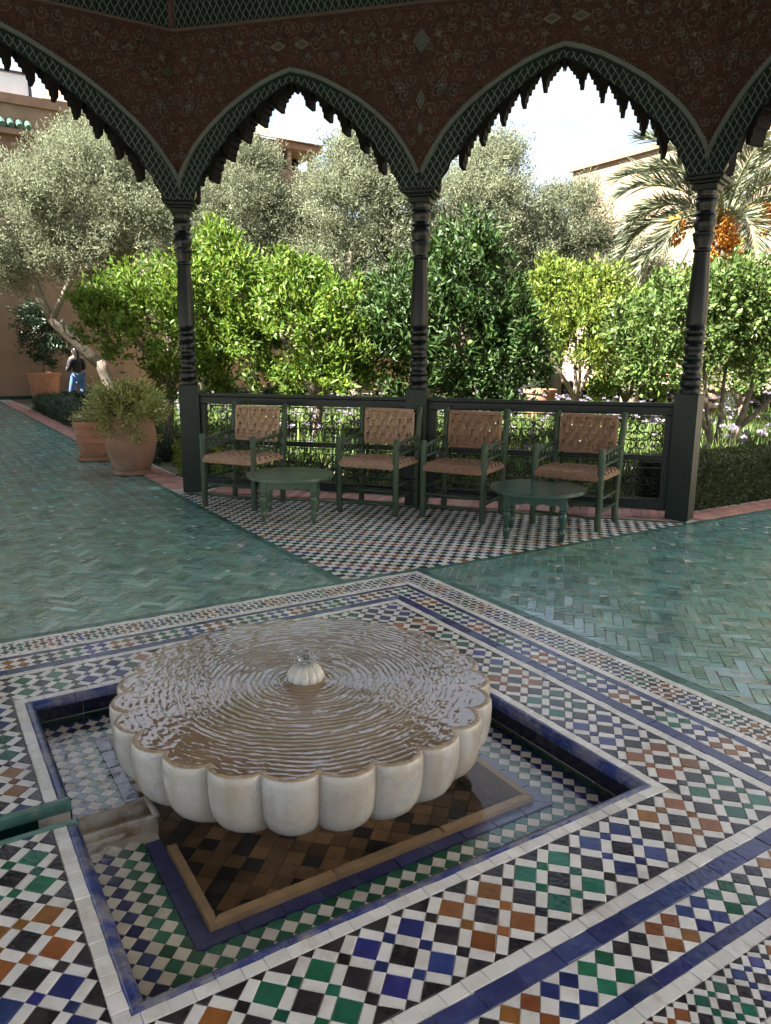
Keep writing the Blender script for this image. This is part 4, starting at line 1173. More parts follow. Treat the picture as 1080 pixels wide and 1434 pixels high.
def railing(ca, cb, label):
    d = Vector((cb[0]-ca[0], cb[1]-ca[1])); L0 = d.length; rz = math.atan2(d.y, d.x); dn = d/L0
    o = (ca[0]+dn.x*0.100, ca[1]+dn.y*0.100); L = L0-0.200
    t = thing('railing', W(o[0], o[1], 0), TH+rz, label, 'railing', 'railings between the columns')
    b = MB(); b.cbox(0, L, -0.040, 0.040, 0.945, 0.975, 0.006); b.cbox(0.002, L-0.002, -0.028, 0.028, 0.875, 0.9445, 0.004); b.build('top_rail', M_WOODG, t)
    b = MB(); b.cbox(0.075, L-0.075, -0.024, 0.024, 0.490, 0.535, 0.004); b.build('middle_rail', M_WOODG, t)
    b = MB(); b.cbox(0.075, L-0.075, -0.028, 0.028, 0.075, 0.155, 0.004); b.build('bottom_rail', M_WOODG, t)
    for x0 in (0.001, L-0.074):
        b = MB(); b.cbox(x0, x0+0.073, -0.027, 0.027, 0.075, 0.874, 0.004); b.build('stile', M_WOODG, t)
    iL = L-0.15; n = 9
    for (z0, z1) in ((0.5355, 0.8745), (0.1555, 0.4895)):
        s = scroll_mesh(iL, z0+0.01, z1-0.01, n); s.v = [(p[0]+0.075, p[1], p[2]) for p in s.v]; tag(s.build('scroll_grille', M_IRON, t), kind='stuff')
        r = MB()
        for i in range(1, n): r.box(0.075+i*iL/n-0.0035, 0.075+i*iL/n+0.0035, -0.0035, 0.0035, z0, z1)
        for z in (z0+0.012, z1-0.012, z1-0.062): r.box(0.075, 0.075+iL, -0.003, 0.003, z-0.003, z+0.003)
        tag(r.build('grille_bars', M_IRON, t), kind='stuff')
    return t
railing(RINGC[0], RINGC[1], 'dark green railing with scrolled iron grille behind the lighter lit pair of chairs')
railing(RINGC[1], RINGC[2], 'dark green railing with scrolled iron grille beside the clipped box hedge')
# ================================================================== chairs
M_CHAIR = mat('worn_green_chair_paint', (0.028, 0.055, 0.024), 0.5, 0.35, 12, bump=0.25, bscale=40, stretch=(12, 12, 2), dirt=(0.06, 0.085, 0.042), dirt_scale=7, dirt_lo=0.5, dirt_hi=0.8)
def rush_mat():
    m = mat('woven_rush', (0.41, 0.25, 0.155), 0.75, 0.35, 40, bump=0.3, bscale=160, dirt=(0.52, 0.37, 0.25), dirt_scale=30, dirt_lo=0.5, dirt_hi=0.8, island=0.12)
    return m
M_RUSH = rush_mat()
def post_pts(x, y, z1, lean, seed):
    r = random.Random(seed); n = 9; P = []; R = []
    for i in range(n):
        t = i/(n-1); P.append((x+r.uniform(-.0025, .0025)+lean[0]*t*t, y+r.uniform(-.0025, .0025)+lean[1]*t*t, z1*t)); R.append(0.0275*(1.0-0.10*abs(t-0.45))+r.uniform(-.0008, .0008))
    R[0] *= 0.86; R[-1] *= 0.80
    P.insert(1, (P[0][0], P[0][1], 0.012)); R.insert(1, 0.0265)
    P.insert(-1, (P[-1][0], P[-1][1], P[-1][2]-0.010)); R.insert(-1, 0.0268)
    return P, R
def strip_mesh(mb, pts, wdir, wd, th):
    """flat woven strand: rectangular section swept along pts"""
    wdir = Vector(wdir); V = []; n = len(pts)
    for i, p in enumerate(pts):
        p = Vector(p); t = (Vector(pts[min(i+1, n-1)])-Vector(pts[max(0, i-1)])).normalized(); nn = t.cross(wdir).normalized()
        for a, b_ in ((-.5, -.5), (-.25, -.62), (.25, -.62), (.5, -.5), (.5, .5), (.25, .62), (-.25, .62), (-.5, .5)):
            V.append(tuple(p+wdir*wd*a+nn*th*b_))
    Fs = []
    for i in range(n-1):
        for k in range(8): Fs.append((i*8+k, (i+1)*8+k, (i+1)*8+(k+1) % 8, i*8+(k+1) % 8))
    Fs += [tuple(range(8)), tuple(reversed(range((n-1)*8, n*8)))]
    mb.add(V, Fs)
M_RUSH2 = mat('brown_shaded_rush', (0.29, 0.16, 0.095), 0.75, 0.35, 40, bump=0.3, bscale=160, dirt=(0.33, 0.20, 0.12), dirt_scale=30, dirt_lo=0.5, dirt_hi=0.8, island=0.14)  # browner rush, with the dimmer light on these chairs put in
def chair(loc, rz, label, M_RUSH=M_RUSH, sag=0.012):
    cr = random.Random(int(loc[0]*977))
    t = thing('armchair', loc, rz, label, 'chair', 'woven armchairs along the railing')
    hw, hd = 0.27, 0.225; sd = int(abs(loc[0])*1000)
    legs = {}
    for nm, x, y, h, ln in (('fl', -hw, -hd, 0.655, (0, 0)), ('fr', hw, -hd, 0.655, (0, 0)), ('bl', -hw, hd, 0.905, (-0.012, 0.055)), ('br', hw, hd, 0.905, (0.012, 0.055))):
        P, R = post_pts(x, y, h, ln, sd+len(legs)); legs[nm] = (P, R)
        b = MB(); b.tube(P, R, 12); b.build('leg', M_CHAIR, t, smooth='auto')
    def at_z(nm, z):
        P = legs[nm][0]; return tuple(np.interp(z, [p[2] for p in P], [p[k] for p in P]) for k in (0, 1)) + (z,)
    # arms with their little spindles
    for s in ('l', 'r'):
        f, bk_ = at_z('f'+s, 0.600), at_z('b'+s, 0.635); f2, b2 = at_z('f'+s, 0.515), at_z('b'+s, 0.535)
        m = tuple((f[i]+bk_[i])/2+(0.012 if i == 2 else 0) for i in range(3))
        b = MB(); b.tube([f, m, bk_], [0.016, 0.017, 0.016], 8); b.build('armrest', M_CHAIR, t, smooth=True)
        b = MB(); b.tube([f2, b2], 0.0135, 8); b.build('arm_rail', M_CHAIR, t, smooth=True)
        for k in range(1, 6):
            q = k/6; p0 = [f2[i]+(b2[i]-f2[i])*q for i in range(3)]; p1 = [f[i]+(bk_[i]-f[i])*q for i in range(3)]
            b = MB(); b.tube([p0, [p0[i]*.5+p1[i]*.5 for i in range(3)], p1], [0.007, 0.0085, 0.007], 6); b.build('spindle', M_CHAIR, t, smooth=True)
        for z in (0.150, 0.255):
            b = MB(); b.tube([at_z('f'+s, z), at_z('b'+s, z+0.01)], 0.0125, 8); b.build('stretcher', M_CHAIR, t, smooth=True)
    for a, b2, z in (('fl', 'fr', 0.105), ('fl', 'fr', 0.205), ('bl', 'br', 0.130), ('bl', 'br', 0.235)):
        b = MB(); b.tube([at_z(a, z), at_z(b2, z)], 0.0125, 8); b.build('stretcher', M_CHAIR, t, smooth=True)
    for s in (-1, 1):   # slim uprights that carry the woven back
        b = MB(); b.tube([(s*0.212, hd-0.002, 0.455), (s*0.212, hd+0.030, 0.865)], 0.0125, 8); b.build('back_upright', M_CHAIR, t, smooth=True)
    b = MB(); b.tube([at_z('bl', 0.60), at_z('br', 0.60)], 0.013, 8); b.tube([at_z('bl', 0.84), at_z('br', 0.84)], 0.013, 8); b.build('back_rail', M_CHAIR, t, smooth=True)
    b = MB()
    for p, q in (('fl', 'fr'), ('bl', 'br'), ('fl', 'bl'), ('fr', 'br')): b.tube([at_z(p, 0.435), at_z(q, 0.435)], 0.016, 8)
    b.build('seat_frame', M_CHAIR, t, smooth=True)
    # woven back
    b = MB(); nV, nH = 11, 4; z0, z1 = 0.585, 0.852
    yb = lambda z: hd + 0.030*(z-0.455)/0.41 - 0.002
    wv = 0.452/nV
    for i in range(nV):
        for sub in (-1, 0, 1):
            x = -0.226+(i+0.5)*wv+sub*wv*0.27+cr.gauss(0, 0.0012); P = []; jx = cr.uniform(0.0005, 0.003)
            for k in range(25):
                z = z0-0.010+(z1-z0+0.020)*k/24; ph = (z-z0)/(z1-z0)*nH
                P.append((x+jx*math.sin(k*0.4+i), yb(z)-0.010-0.011*math.cos(math.pi*(ph+i)), z))
            strip_mesh(b, P, (1, 0, 0), wv*0.245, 0.0085)
    hh = (z1-z0)/nH
    for j in range(nH):
        for sub in (-1, 0, 1):
            z = z0+(j+0.5)*hh+sub*hh*0.26+cr.gauss(0, 0.0014); P = []
            for k in range(53):
                x = -0.232+0.464*k/52; ph = (x+0.226)/0.452*nV
                P.append((x, yb(z)-0.010+0.011*math.cos(math.pi*(j+ph)), z))
            strip_mesh(b, P, (0, 0, 1), hh*0.23, 0.0085)
    for z in (z0-0.012, z1+0.012): b.tube([(-0.232, yb(z)-0.008, z), (0, yb(z)-0.008, z+0.002), (0.232, yb(z)-0.008, z)], 0.017, 8)
    for s in (-1, 1): b.tube([(s*0.232, yb(z0)-0.008, z0), (s*0.232, yb(z1)-0.008, z1)], 0.015, 8)
    b.build('woven_back', M_RUSH, t, smooth='auto')
    # woven seat
    b = MB(); n1, n2 = 13, 10; wx = 0.525/n1; wy = 0.43/n2
    zs = lambda x, y: 0.452-sag*(1-(x/0.27)**2)*(1-(y/0.22)**2)
    for i in range(n1):
        for sub in (-.5, .5):
            x = -0.2625+(i+0.5)*wx+sub*wx*0.46; P = []
            for k in range(31):
                y = -0.232+0.464*k/30; ph = (y+0.215)/0.43*n2; P.append((x, y, zs(x, y)+0.007*math.cos(math.pi*(ph+i))))
            P = [(x, -0.246, 0.405), (x, -0.250, 0.43)]+P+[(x, 0.250, 0.43)]
            strip_mesh(b, P, (1, 0, 0), wx*0.44, 0.009)
    for j in range(n2):
        for sub in (-.5, .5):
            y = -0.215+(j+0.5)*wy+sub*wy*0.46; P = []
            for k in range(40):
                x = -0.270+0.54*k/39; ph = (x+0.2625)/0.525*n1; P.append((x, y, zs(x, y)-0.007*math.cos(math.pi*(ph+j))))
            P = [(-0.290, y, 0.41), (-0.288, y, 0.435)]+P+[(0.288, y, 0.435), (0.290, y, 0.41)]
            strip_mesh(b, P, (0, 1, 0), wy*0.44, 0.009)
    for k in range(46):     # strands wrapped over the front rail
        x = -0.24+0.48*k/45; b.tube([(x, -0.247, 0.400), (x, -0.256, 0.425), (x, -0.246, 0.452)], 0.0052, 5, cap=False)
    b.build('woven_seat', M_RUSH, t, smooth='auto')
    return t
R_ = math.radians
chair((-1.30, 6.80, 0), R_(-25), 'green woven armchair standing next to the corner post by the terracotta jar', M_RUSH, 0.014)
chair((-0.07, 6.61, 0), R_(-24), 'green woven armchair between the pale round table and the middle column', M_RUSH, 0.022)
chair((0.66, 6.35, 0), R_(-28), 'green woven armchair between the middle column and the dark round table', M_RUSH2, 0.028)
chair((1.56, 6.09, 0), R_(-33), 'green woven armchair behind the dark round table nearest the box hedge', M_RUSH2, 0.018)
# ================================================================== tables
M_TABLE = mat('green_table_paint', (0.055, 0.095, 0.048), 0.3, 0.2, 10, bump=0.05, bscale=40, stretch=(2, 14, 2), dirt=(0.10, 0.14, 0.085), dirt_scale=2, dirt_lo=0.45, dirt_hi=0.8)
def table(loc, rz, label, m):
    t = thing('round_table', loc, rz, label, 'table', 'low round tables')
    R = 0.365; zt = 0.375
    b = MB()
    # planked round top: the boards with shallow joints
    edges = [-R, -0.215, -0.07, 0.08, 0.225, R]
    for k in range(5):
        y0, y1 = edges[k]+(0.0008 if k else 0), edges[k+1]-(0.0008 if k < 4 else 0); top = []
        n = 14
        for i in range(n+1):
            y = y0+(y1-y0)*i/n; top.append((math.sqrt(max(0, R*R-y*y)), y))
        poly = top + [(-x, y) for x, y in reversed(top)]
        poly = [p for i, p in enumerate(poly) if math.hypot(p[0]-poly[i-1][0], p[1]-poly[i-1][1]) > 1e-4]
        bb = MB(); bb.tile(poly, zt+0.0006*(k % 2), 0.026, 0.003); bb.build('top_board', m, t)
    a = 0.205
    for (x0, x1, y0, y1) in ((-a+.026, a-.026, -a-.012, -a+.008), (-a+.026, a-.026, a-.008, a+.012), (-a-.012, -a+.008, -a+.026, a-.026), (a-.008, a+.012, -a+.026, a-.026)):
        b = MB(); n = 16; V = []; Fs = []
        for i in range(n+1):
            s = i/n; low = 0.262+0.012*(1 if 0.06 < s < 0.94 else 0)+0.006*math.cos(s*math.pi*6)
            if x1-x0 > y1-y0: P = [(x0+(x1-x0)*s, y0), (x0+(x1-x0)*s, y1)]
            else: P = [(x0, y0+(y1-y0)*s), (x1, y0+(y1-y0)*s)]
            V += [(*P[0], low), (*P[0], zt-0.0265), (*P[1], low), (*P[1], zt-0.0265)]
        for i in range(n): q = i*4; Fs += [(q, q+4, q+5, q+1), (q+2, q+3, q+7, q+6), (q, q+2, q+6, q+4), (q+1, q+5, q+7, q+3)]
        Fs += [(0, 1, 3, 2), (n*4, n*4+2, n*4+3, n*4+1)]
        b.add(V, Fs); b.build('apron', m, t)
    prof = [(.012, 0), (.017, .008), (.021, .03), (.025, .055), (.028, .075), (.021, .088), (.019, .094), (.027, .100), (.027, .108), (.019, .114), (.022, .13), (.028, .165), (.031, .195), (.028, .212), (.021, .220), (.029, .226), (.029, .236), (.024, .242)]
    for sx in (-a, a):
        for sy in (-a, a):
            b = MB(); b.lathe(prof, 16, c=(sx, sy, 0)); b.cbox(sx-.0255, sx+.0255, sy-.0255, sy+.0255, .2425, zt-.0265, .003); b.build('leg', m, t, smooth='auto')
    return t
M_TABLE2 = mat('dark_green_table_paint', (0.026, 0.066, 0.042), 0.22, 0.2, 10, bump=0.05, bscale=40, stretch=(2, 14, 2), dirt=(0.03, 0.06, 0.045), dirt_scale=2, dirt_lo=0.45, dirt_hi=0.8)
table((-0.80, 6.24, 0), R_(2), 'low round table with pale worn green top between the two lighter armchairs', M_TABLE)
table((1.16, 5.66, 0), R_(-15), 'low round table with smooth dark green top and pointed feet', M_TABLE2)
# ================================================================== foliage helpers
def unit(a): return a/np.maximum(1e-9, np.linalg.norm(a, axis=-1, keepdims=True))
def leaves(P, D, L, Wd, fold=0.25, rng=nrg):
    """P (n,3) bases, D (n,3) directions, L lengths, Wd widths -> folded two-triangle leaves"""
    n = len(P); D = unit(D); rv = rng.normal(size=(n, 3)); S = unit(np.cross(D, rv)); N = np.cross(S, D)
    L = np.broadcast_to(L, (n,))[:, None]; Wd = np.broadcast_to(Wd, (n,))[:, None]
    mid = P+D*L*0.45-N*Wd*fold
    V = np.stack([P, mid+S*Wd*0.5+N*Wd*fold*1.6, P+D*L-N*L*0.10, mid-S*Wd*0.5+N*Wd*fold*1.6], 1).reshape(-1, 3)
    b = np.arange(n)[:, None]*4
    T_ = np.concatenate([b+np.array([[0, 1, 2]]), b+np.array([[0, 2, 3]])], 1).reshape(-1, 3)
    return V, T_
def blob_points(c, r, nclu, rng, inner=0.35, up=0.0):
    d = unit(rng.normal(size=(nclu, 3))); d[:, 2] = np.where(d[:, 2] < -0.55, -d[:, 2]*0.6, d[:, 2])
    rad = inner+(1-inner)*rng.random((nclu, 1))**0.55
    return np.array(c)+d*rad*np.array(r), d
def crown(blobs, leaf, wid, per, spread, seed, droop=0.0, upb=0.25, dirw=0.8):
    """blobs: (centre, radii, clusters)"""
    rng = np.random.default_rng(seed); Vs = []; Ts = []; off = 0
    for c, r, nc in blobs:
        P0, d0 = blob_points(c, r, nc, rng)
        sh = unit(rng.normal(size=(nc, 3))+d0*1.2+np.array([0, 0, upb]))           # shoot direction
        k = per; t = rng.random((nc, k, 1))
        P = P0[:, None, :]+sh[:, None, :]*(t-0.35)*spread*2.2+rng.normal(size=(nc, k, 3))*spread*0.42
        D = sh[:, None, :]*dirw+rng.normal(size=(nc, k, 3))*0.75+np.array([0, 0, upb-droop])
        P = P.reshape(-1, 3); D = D.reshape(-1, 3)
        V, T_ = leaves(P, D, leaf*rng.uniform(0.42, 1.3, len(P)), wid*rng.uniform(0.6, 1.2, len(P)), rng=rng)
        Vs.append(V); Ts.append(T_+off); off += len(V)
    return np.concatenate(Vs), np.concatenate(Ts)
def leaf_mat(name, col, var, hue, transl, rough=0.42, spec=0.4):
    return mat(name, col, rough, 0.25, 1.3, island=var, hue=hue, transl=transl, spec=spec, rvar=0.08)
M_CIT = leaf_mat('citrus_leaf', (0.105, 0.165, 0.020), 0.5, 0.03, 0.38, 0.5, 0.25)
M_CITD = leaf_mat('shaded_citrus_leaf', (0.036, 0.068, 0.016), 0.5, 0.025, 0.22, 0.5, 0.2)  # citrus green darkened for the tree that stands in shade
M_LEM = leaf_mat('lemon_leaf', (0.140, 0.185, 0.028), 0.45, 0.03, 0.40, 0.5, 0.25)
M_CITR = leaf_mat('orange_leaf', (0.085, 0.130, 0.030), 0.5, 0.03, 0.30, 0.5, 0.25)
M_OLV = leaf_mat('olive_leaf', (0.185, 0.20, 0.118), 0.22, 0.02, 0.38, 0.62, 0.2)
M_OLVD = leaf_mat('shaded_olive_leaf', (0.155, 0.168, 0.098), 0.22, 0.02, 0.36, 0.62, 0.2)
M_BARK = mat('grey_bark', (0.16, 0.125, 0.09), 0.9, 0.35, 14, bump=0.8, bscale=40)
M_FRUIT = mat('green_orange_peel', (0.10, 0.16, 0.03), 0.4, 0.2, 20, bump=0.3, bscale=300)
fruit_me = MB().lathe([(0.010, -.036), (.024, -.028), (.034, -.012), (.036, .004), (.030, .022), (.016, .033), (.004, .036)], 12).mesh('fruit', M_FRUIT, True)
def limb(mb, p0, p1, r0, r1, bend, seed, n=7):
    r = random.Random(seed); P = []; R = []
    p0, p1 = Vector(p0), Vector(p1); sd = Vector((r.uniform(-1, 1), r.uniform(-1, 1), r.uniform(-.3, .3)))*bend
    for i in range(n):
        t = i/(n-1); P.append(p0.lerp(p1, t)+sd*math.sin(math.pi*t)+Vector((r.uniform(-1, 1), r.uniform(-1, 1), 0))*bend*0.12); R.append(r0+(r1-r0)*t)
    mb.tube(P, R, 8)
def tree(name, loc, label, cat, blobs, leaf, wid, per, spread, m, trunk, seed, fruit=0, group=None, bark=None, **kw):
    t = thing(name, loc, 0, label, cat, group)
    V, T_ = crown(blobs, leaf, wid, per, spread, seed, **kw)
    link('crown', np_mesh('crown', V, T_, m), t)
    mb = MB()
    for k, (p0, p1, r0, r1, bend) in enumerate(trunk): limb(mb, p0, p1, r0, r1, bend, seed*31+k)
    mb.build('trunk', bark or M_BARK, t, smooth=True)
    r = random.Random(seed+5)
    for k in range(fruit):
        c, rad, _ = r.choice(blobs); a = r.uniform(math.pi*0.95, math.pi*2.05); e = r.uniform(-0.6, 0.5); s = r.uniform(0.80, 0.98)
        link('fruit', fruit_me, t, (c[0]+rad[0]*s*math.cos(a)*math.cos(e), c[1]+rad[1]*s*math.sin(a)*math.cos(e), c[2]+rad[2]*s*math.sin(e)), (r.random(), r.random(), 0))
    return t
fork = lambda h, w_, r: [((0, 0, -0.05), (0.05, 0.0, h), r, r*0.8, 0.05), ((0.05, 0, h*0.9), (w_, 0.1, h*2.3), r*0.75, r*0.3, 0.1), ((0.05, 0, h*0.9), (-w_, -0.1, h*2.2), r*0.75, r*0.3, 0.1), ((0.05, 0, h*0.95), (0.1, w_*0.8, h*2.4), r*0.7, r*0.3, 0.1), ((0.05, 0, h*0.95), (-0.05, -w_*0.8, h*2.1), r*0.6, r*0.25, 0.1)]
# citrus trees behind the railing
tree('citrus_tree', (-3.15, 10.9, -0.03), 'tall bright green citrus tree behind the terracotta jars', 'tree',
     [((0.0, 0, 1.75), (1.0, 1.0, 0.95), 230), ((0.75, -0.1, 2.05), (0.75, 0.8, 0.95), 170), ((0.82, 0.1, 2.75), (0.34, 0.4, 0.52), 55), ((-0.85, 0.1, 1.85), (0.50, 0.6, 0.60), 80), ((1.1, -0.2, 1.35), (0.8, 0.7, 0.7), 110), ((0.35, -0.2, 1.0), (0.75, 0.7, 0.42), 70)],
     0.105, 0.043, 26, 0.11, M_CIT, fork(0.85, 0.6, 0.075), 41, 14, 'citrus trees beyond the railing', upb=0.45)
tree('citrus_tree', (-0.95, 10.4, -0.03), 'broad bright citrus tree seen over the railing behind the lighter chairs', 'tree',
     [((-0.25, 0, 1.75), (0.95, 0.9, 0.80), 210), ((0.45, -0.1, 1.55), (0.75, 0.8, 0.75), 140), ((-0.30, 0.1, 2.35), (0.45, 0.5, 0.40), 50), ((0.1, -0.2, 1.0), (1.1, 0.8, 0.42), 110)],
     0.100, 0.042, 26, 0.11, M_CIT, fork(0.8, 0.5, 0.07), 52, 12, 'citrus trees beyond the railing', upb=0.4)
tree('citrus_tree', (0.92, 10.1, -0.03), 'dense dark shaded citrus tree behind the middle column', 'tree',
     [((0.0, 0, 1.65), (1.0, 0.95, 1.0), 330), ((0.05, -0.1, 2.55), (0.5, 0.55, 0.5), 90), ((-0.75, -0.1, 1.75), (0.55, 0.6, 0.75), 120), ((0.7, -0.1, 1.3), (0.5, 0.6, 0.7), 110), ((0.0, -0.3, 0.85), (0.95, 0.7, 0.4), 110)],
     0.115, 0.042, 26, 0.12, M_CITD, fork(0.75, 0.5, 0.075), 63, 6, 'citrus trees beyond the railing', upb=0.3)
tree('lemon_tree', (3.25, 13.2, -0.03), 'yellow green lemon tree with upright shoots beside the far green door', 'tree',
     [((0.0, 0, 1.70), (1.2, 1.0, 1.05), 380), ((-0.35, 0, 2.55), (0.5, 0.5, 0.45), 80), ((0.35, 0, 2.45), (0.5, 0.5, 0.45), 70), ((0.55, -0.1, 1.4), (0.65, 0.6, 0.55), 80)],
     0.095, 0.045, 24, 0.11, M_LEM, fork(0.7, 0.55, 0.06), 74, 5, 'citrus trees beyond the railing', upb=0.75)
# multi-stemmed orange tree by the hedge
OT = tree('orange_tree', (4.35, 9.9, -0.03), 'spreading orange tree on several twisting bare stems above the flowers', 'tree',
     [((-0.65, -0.1, 1.72), (0.85, 0.8, 0.72), 220), ((0.45, 0.0, 1.85), (0.95, 0.85, 0.65), 220), ((-0.15, -0.2, 2.15), (0.7, 0.6, 0.42), 90), ((1.3, -0.1, 1.75), (0.7, 0.7, 0.7), 120), ((-1.0, -0.2, 1.25), (0.42, 0.5, 0.45), 70), ((0.45, -0.3, 1.28), (0.6, 0.5, 0.35), 70)],
     0.095, 0.048, 25, 0.11, M_CITR,
     [((0, 0, -0.05), (-0.12, 0, 0.45), .055, .045, .04), ((-0.1, 0, .42), (-0.55, 0.1, 1.05), .042, .03, .08), ((-0.55, .1, 1.0), (-0.85, 0, 1.7), .03, .015, .05), ((-0.1, 0, .42), (-0.22, .1, 1.3), .035, .02, .06), ((0.05, 0, -0.05), (0.30, .05, .50), .06, .05, .05), ((.28, .05, .46), (.45, 0, 1.5), .045, .02, .08), ((.28, .05, .46), (.95, 0, 1.25), .04, .02, .10), ((0.0, 0.1, -0.05), (.12, .2, 1.3), .045, .02, .08)],
     85, 22, None, upb=0.25)
# hill of olives
olive = dict(droop=0.0, upb=0.35)
def olive_tree(loc, label, blobs, seed, m=M_OLV, trunk=None, per=86):
    return tree('olive_tree', loc, label, 'tree', blobs, 0.100, 0.025, per, 0.22, m, trunk or fork(1.7, 1.1, 0.16), seed, 0, 'olive trees at the back of the garden', **olive)
olive_tree((-6.6, 17.6, -0.03), 'big leaning olive tree in front of the shaded brown garden wall',
    [((0.35, 0, 4.9), (1.7, 1.5, 1.25), 330), ((-1.5, -0.2, 4.3), (1.4, 1.3, 1.2), 260), ((1.3, -0.2, 3.9), (1.4, 1.2, 1.1), 230), ((-0.3, 0, 3.4), (1.4, 1.2, 0.9), 170), ((0.2, 0, 5.8), (0.7, 0.7, 0.6), 70), ((-2.3, -0.3, 3.2), (0.9, 0.9, 0.8), 120)], 101, M_OLV,
    [((0.55, -0.3, -0.05), (0.10, -0.3, 1.2), .15, .13, .06), ((0.10, -0.3, 1.15), (-0.85, -0.4, 2.1), .125, .10, .10), ((-0.85, -0.4, 2.05), (-1.25, -0.3, 3.9), .10, .05, .12), ((-0.85, -0.4, 2.05), (0.2, -0.2, 4.2), .08, .04, .15)])
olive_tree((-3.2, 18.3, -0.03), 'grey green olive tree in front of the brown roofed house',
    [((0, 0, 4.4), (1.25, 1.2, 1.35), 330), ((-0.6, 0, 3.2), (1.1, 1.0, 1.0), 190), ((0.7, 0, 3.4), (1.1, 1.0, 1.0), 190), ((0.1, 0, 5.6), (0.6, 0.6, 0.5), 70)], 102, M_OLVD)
olive_tree((-0.75, 18.0, -0.03), 'tall pale olive tree filling the middle of the left railed arch',
    [((0, 0, 4.6), (1.3, 1.2, 1.3), 350), ((-0.5, 0, 3.4), (1.2, 1.1, 1.0), 210), ((0.8, 0, 3.6), (1.1, 1.0, 1.0), 200), ((0.1, 0, 5.8), (0.65, 0.6, 0.5), 80), ((1.1, 0, 4.9), (0.7, 0.7, 0.7), 100)], 103)
olive_tree((2.05, 18.2, -0.03), 'tall olive tree reaching into open sky beside the tan house',
    [((0.1, 0, 4.5), (1.3, 1.2, 1.3), 340), ((-0.8, 0, 3.5), (1.1, 1.0, 1.0), 190), ((0.9, 0, 3.5), (1.1, 1.0, 1.0), 190), ((0.35, 0, 5.7), (0.6, 0.6, 0.5), 80)], 104)
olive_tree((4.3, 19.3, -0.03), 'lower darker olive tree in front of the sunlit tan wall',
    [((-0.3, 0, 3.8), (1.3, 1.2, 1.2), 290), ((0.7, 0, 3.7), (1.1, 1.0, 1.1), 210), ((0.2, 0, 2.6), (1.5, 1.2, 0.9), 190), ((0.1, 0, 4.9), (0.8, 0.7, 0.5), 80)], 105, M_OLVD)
olive_tree((6.0, 18.6, -0.03), 'small dark olive tree beneath the date palm fronds',
    [((-0.2, 0, 2.9), (1.0, 1.0, 1.0), 200), ((0.2, 0, 2.0), (1.0, 1.0, 0.8), 130)], 106, M_OLVD)

tree('lemon_tree', (6.3, 13.6, -0.03), 'bushy lemon tree under the date palm beyond the orange tree', 'tree',
     [((0.0, 0, 1.7), (1.1, 1.0, 0.95), 230), ((0.4, 0, 2.4), (0.6, 0.6, 0.5), 70), ((-0.3, -0.2, 1.0), (0.9, 0.8, 0.5), 90)],
     0.105, 0.048, 24, 0.12, M_CITR, fork(0.6, 0.5, 0.06), 91, 5, 'citrus trees beyond the railing', upb=0.4)
tree('lemon_tree', (8.6, 13.0, -0.03), 'bushy lemon tree in front of the tan house wing', 'tree',
     [((0.0, 0, 1.7), (1.2, 1.0, 1.0), 200), ((-0.4, 0, 2.3), (0.6, 0.6, 0.5), 60), ((0.2, -0.2, 1.0), (1.0, 0.8, 0.5), 90)],
     0.105, 0.048, 24, 0.12, M_CITR, fork(0.6, 0.5, 0.06), 92, 5, 'citrus trees beyond the railing', upb=0.4)
tree('citrus_tree', (4.9, 16.0, -0.03), 'shaded citrus tree between the lemon tree and the far green door', 'tree',
     [((0.0, 0, 1.6), (0.75, 0.8, 0.8), 130), ((0.2, 0, 2.3), (0.5, 0.5, 0.5), 50)],
     0.115, 0.050, 24, 0.12, M_CIT, fork(0.9, 0.4, 0.06), 93, 0, 'citrus trees beyond the railing', upb=0.4)
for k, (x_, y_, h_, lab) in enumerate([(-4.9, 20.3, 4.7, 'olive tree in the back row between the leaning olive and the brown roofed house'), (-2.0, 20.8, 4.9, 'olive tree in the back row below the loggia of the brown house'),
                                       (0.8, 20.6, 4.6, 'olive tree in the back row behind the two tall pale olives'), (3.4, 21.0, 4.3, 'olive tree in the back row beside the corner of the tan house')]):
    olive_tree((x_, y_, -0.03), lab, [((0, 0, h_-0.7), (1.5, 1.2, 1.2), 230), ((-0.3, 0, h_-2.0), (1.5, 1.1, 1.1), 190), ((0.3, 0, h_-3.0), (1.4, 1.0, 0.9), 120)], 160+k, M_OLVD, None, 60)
tree('citrus_tree', (4.55, 14.6, -0.03), 'leafy citrus tree between the yellow green lemon tree and the orange tree', 'tree',
     [((0.0, 0, 1.45), (0.85, 0.8, 0.85), 170), ((0.1, 0, 2.2), (0.6, 0.6, 0.5), 60), ((0.0, -0.2, 0.8), (0.8, 0.7, 0.4), 80)],
     0.105, 0.048, 24, 0.12, M_CIT, fork(0.6, 0.4, 0.06), 94, 4, 'citrus trees beyond the railing', upb=0.4)
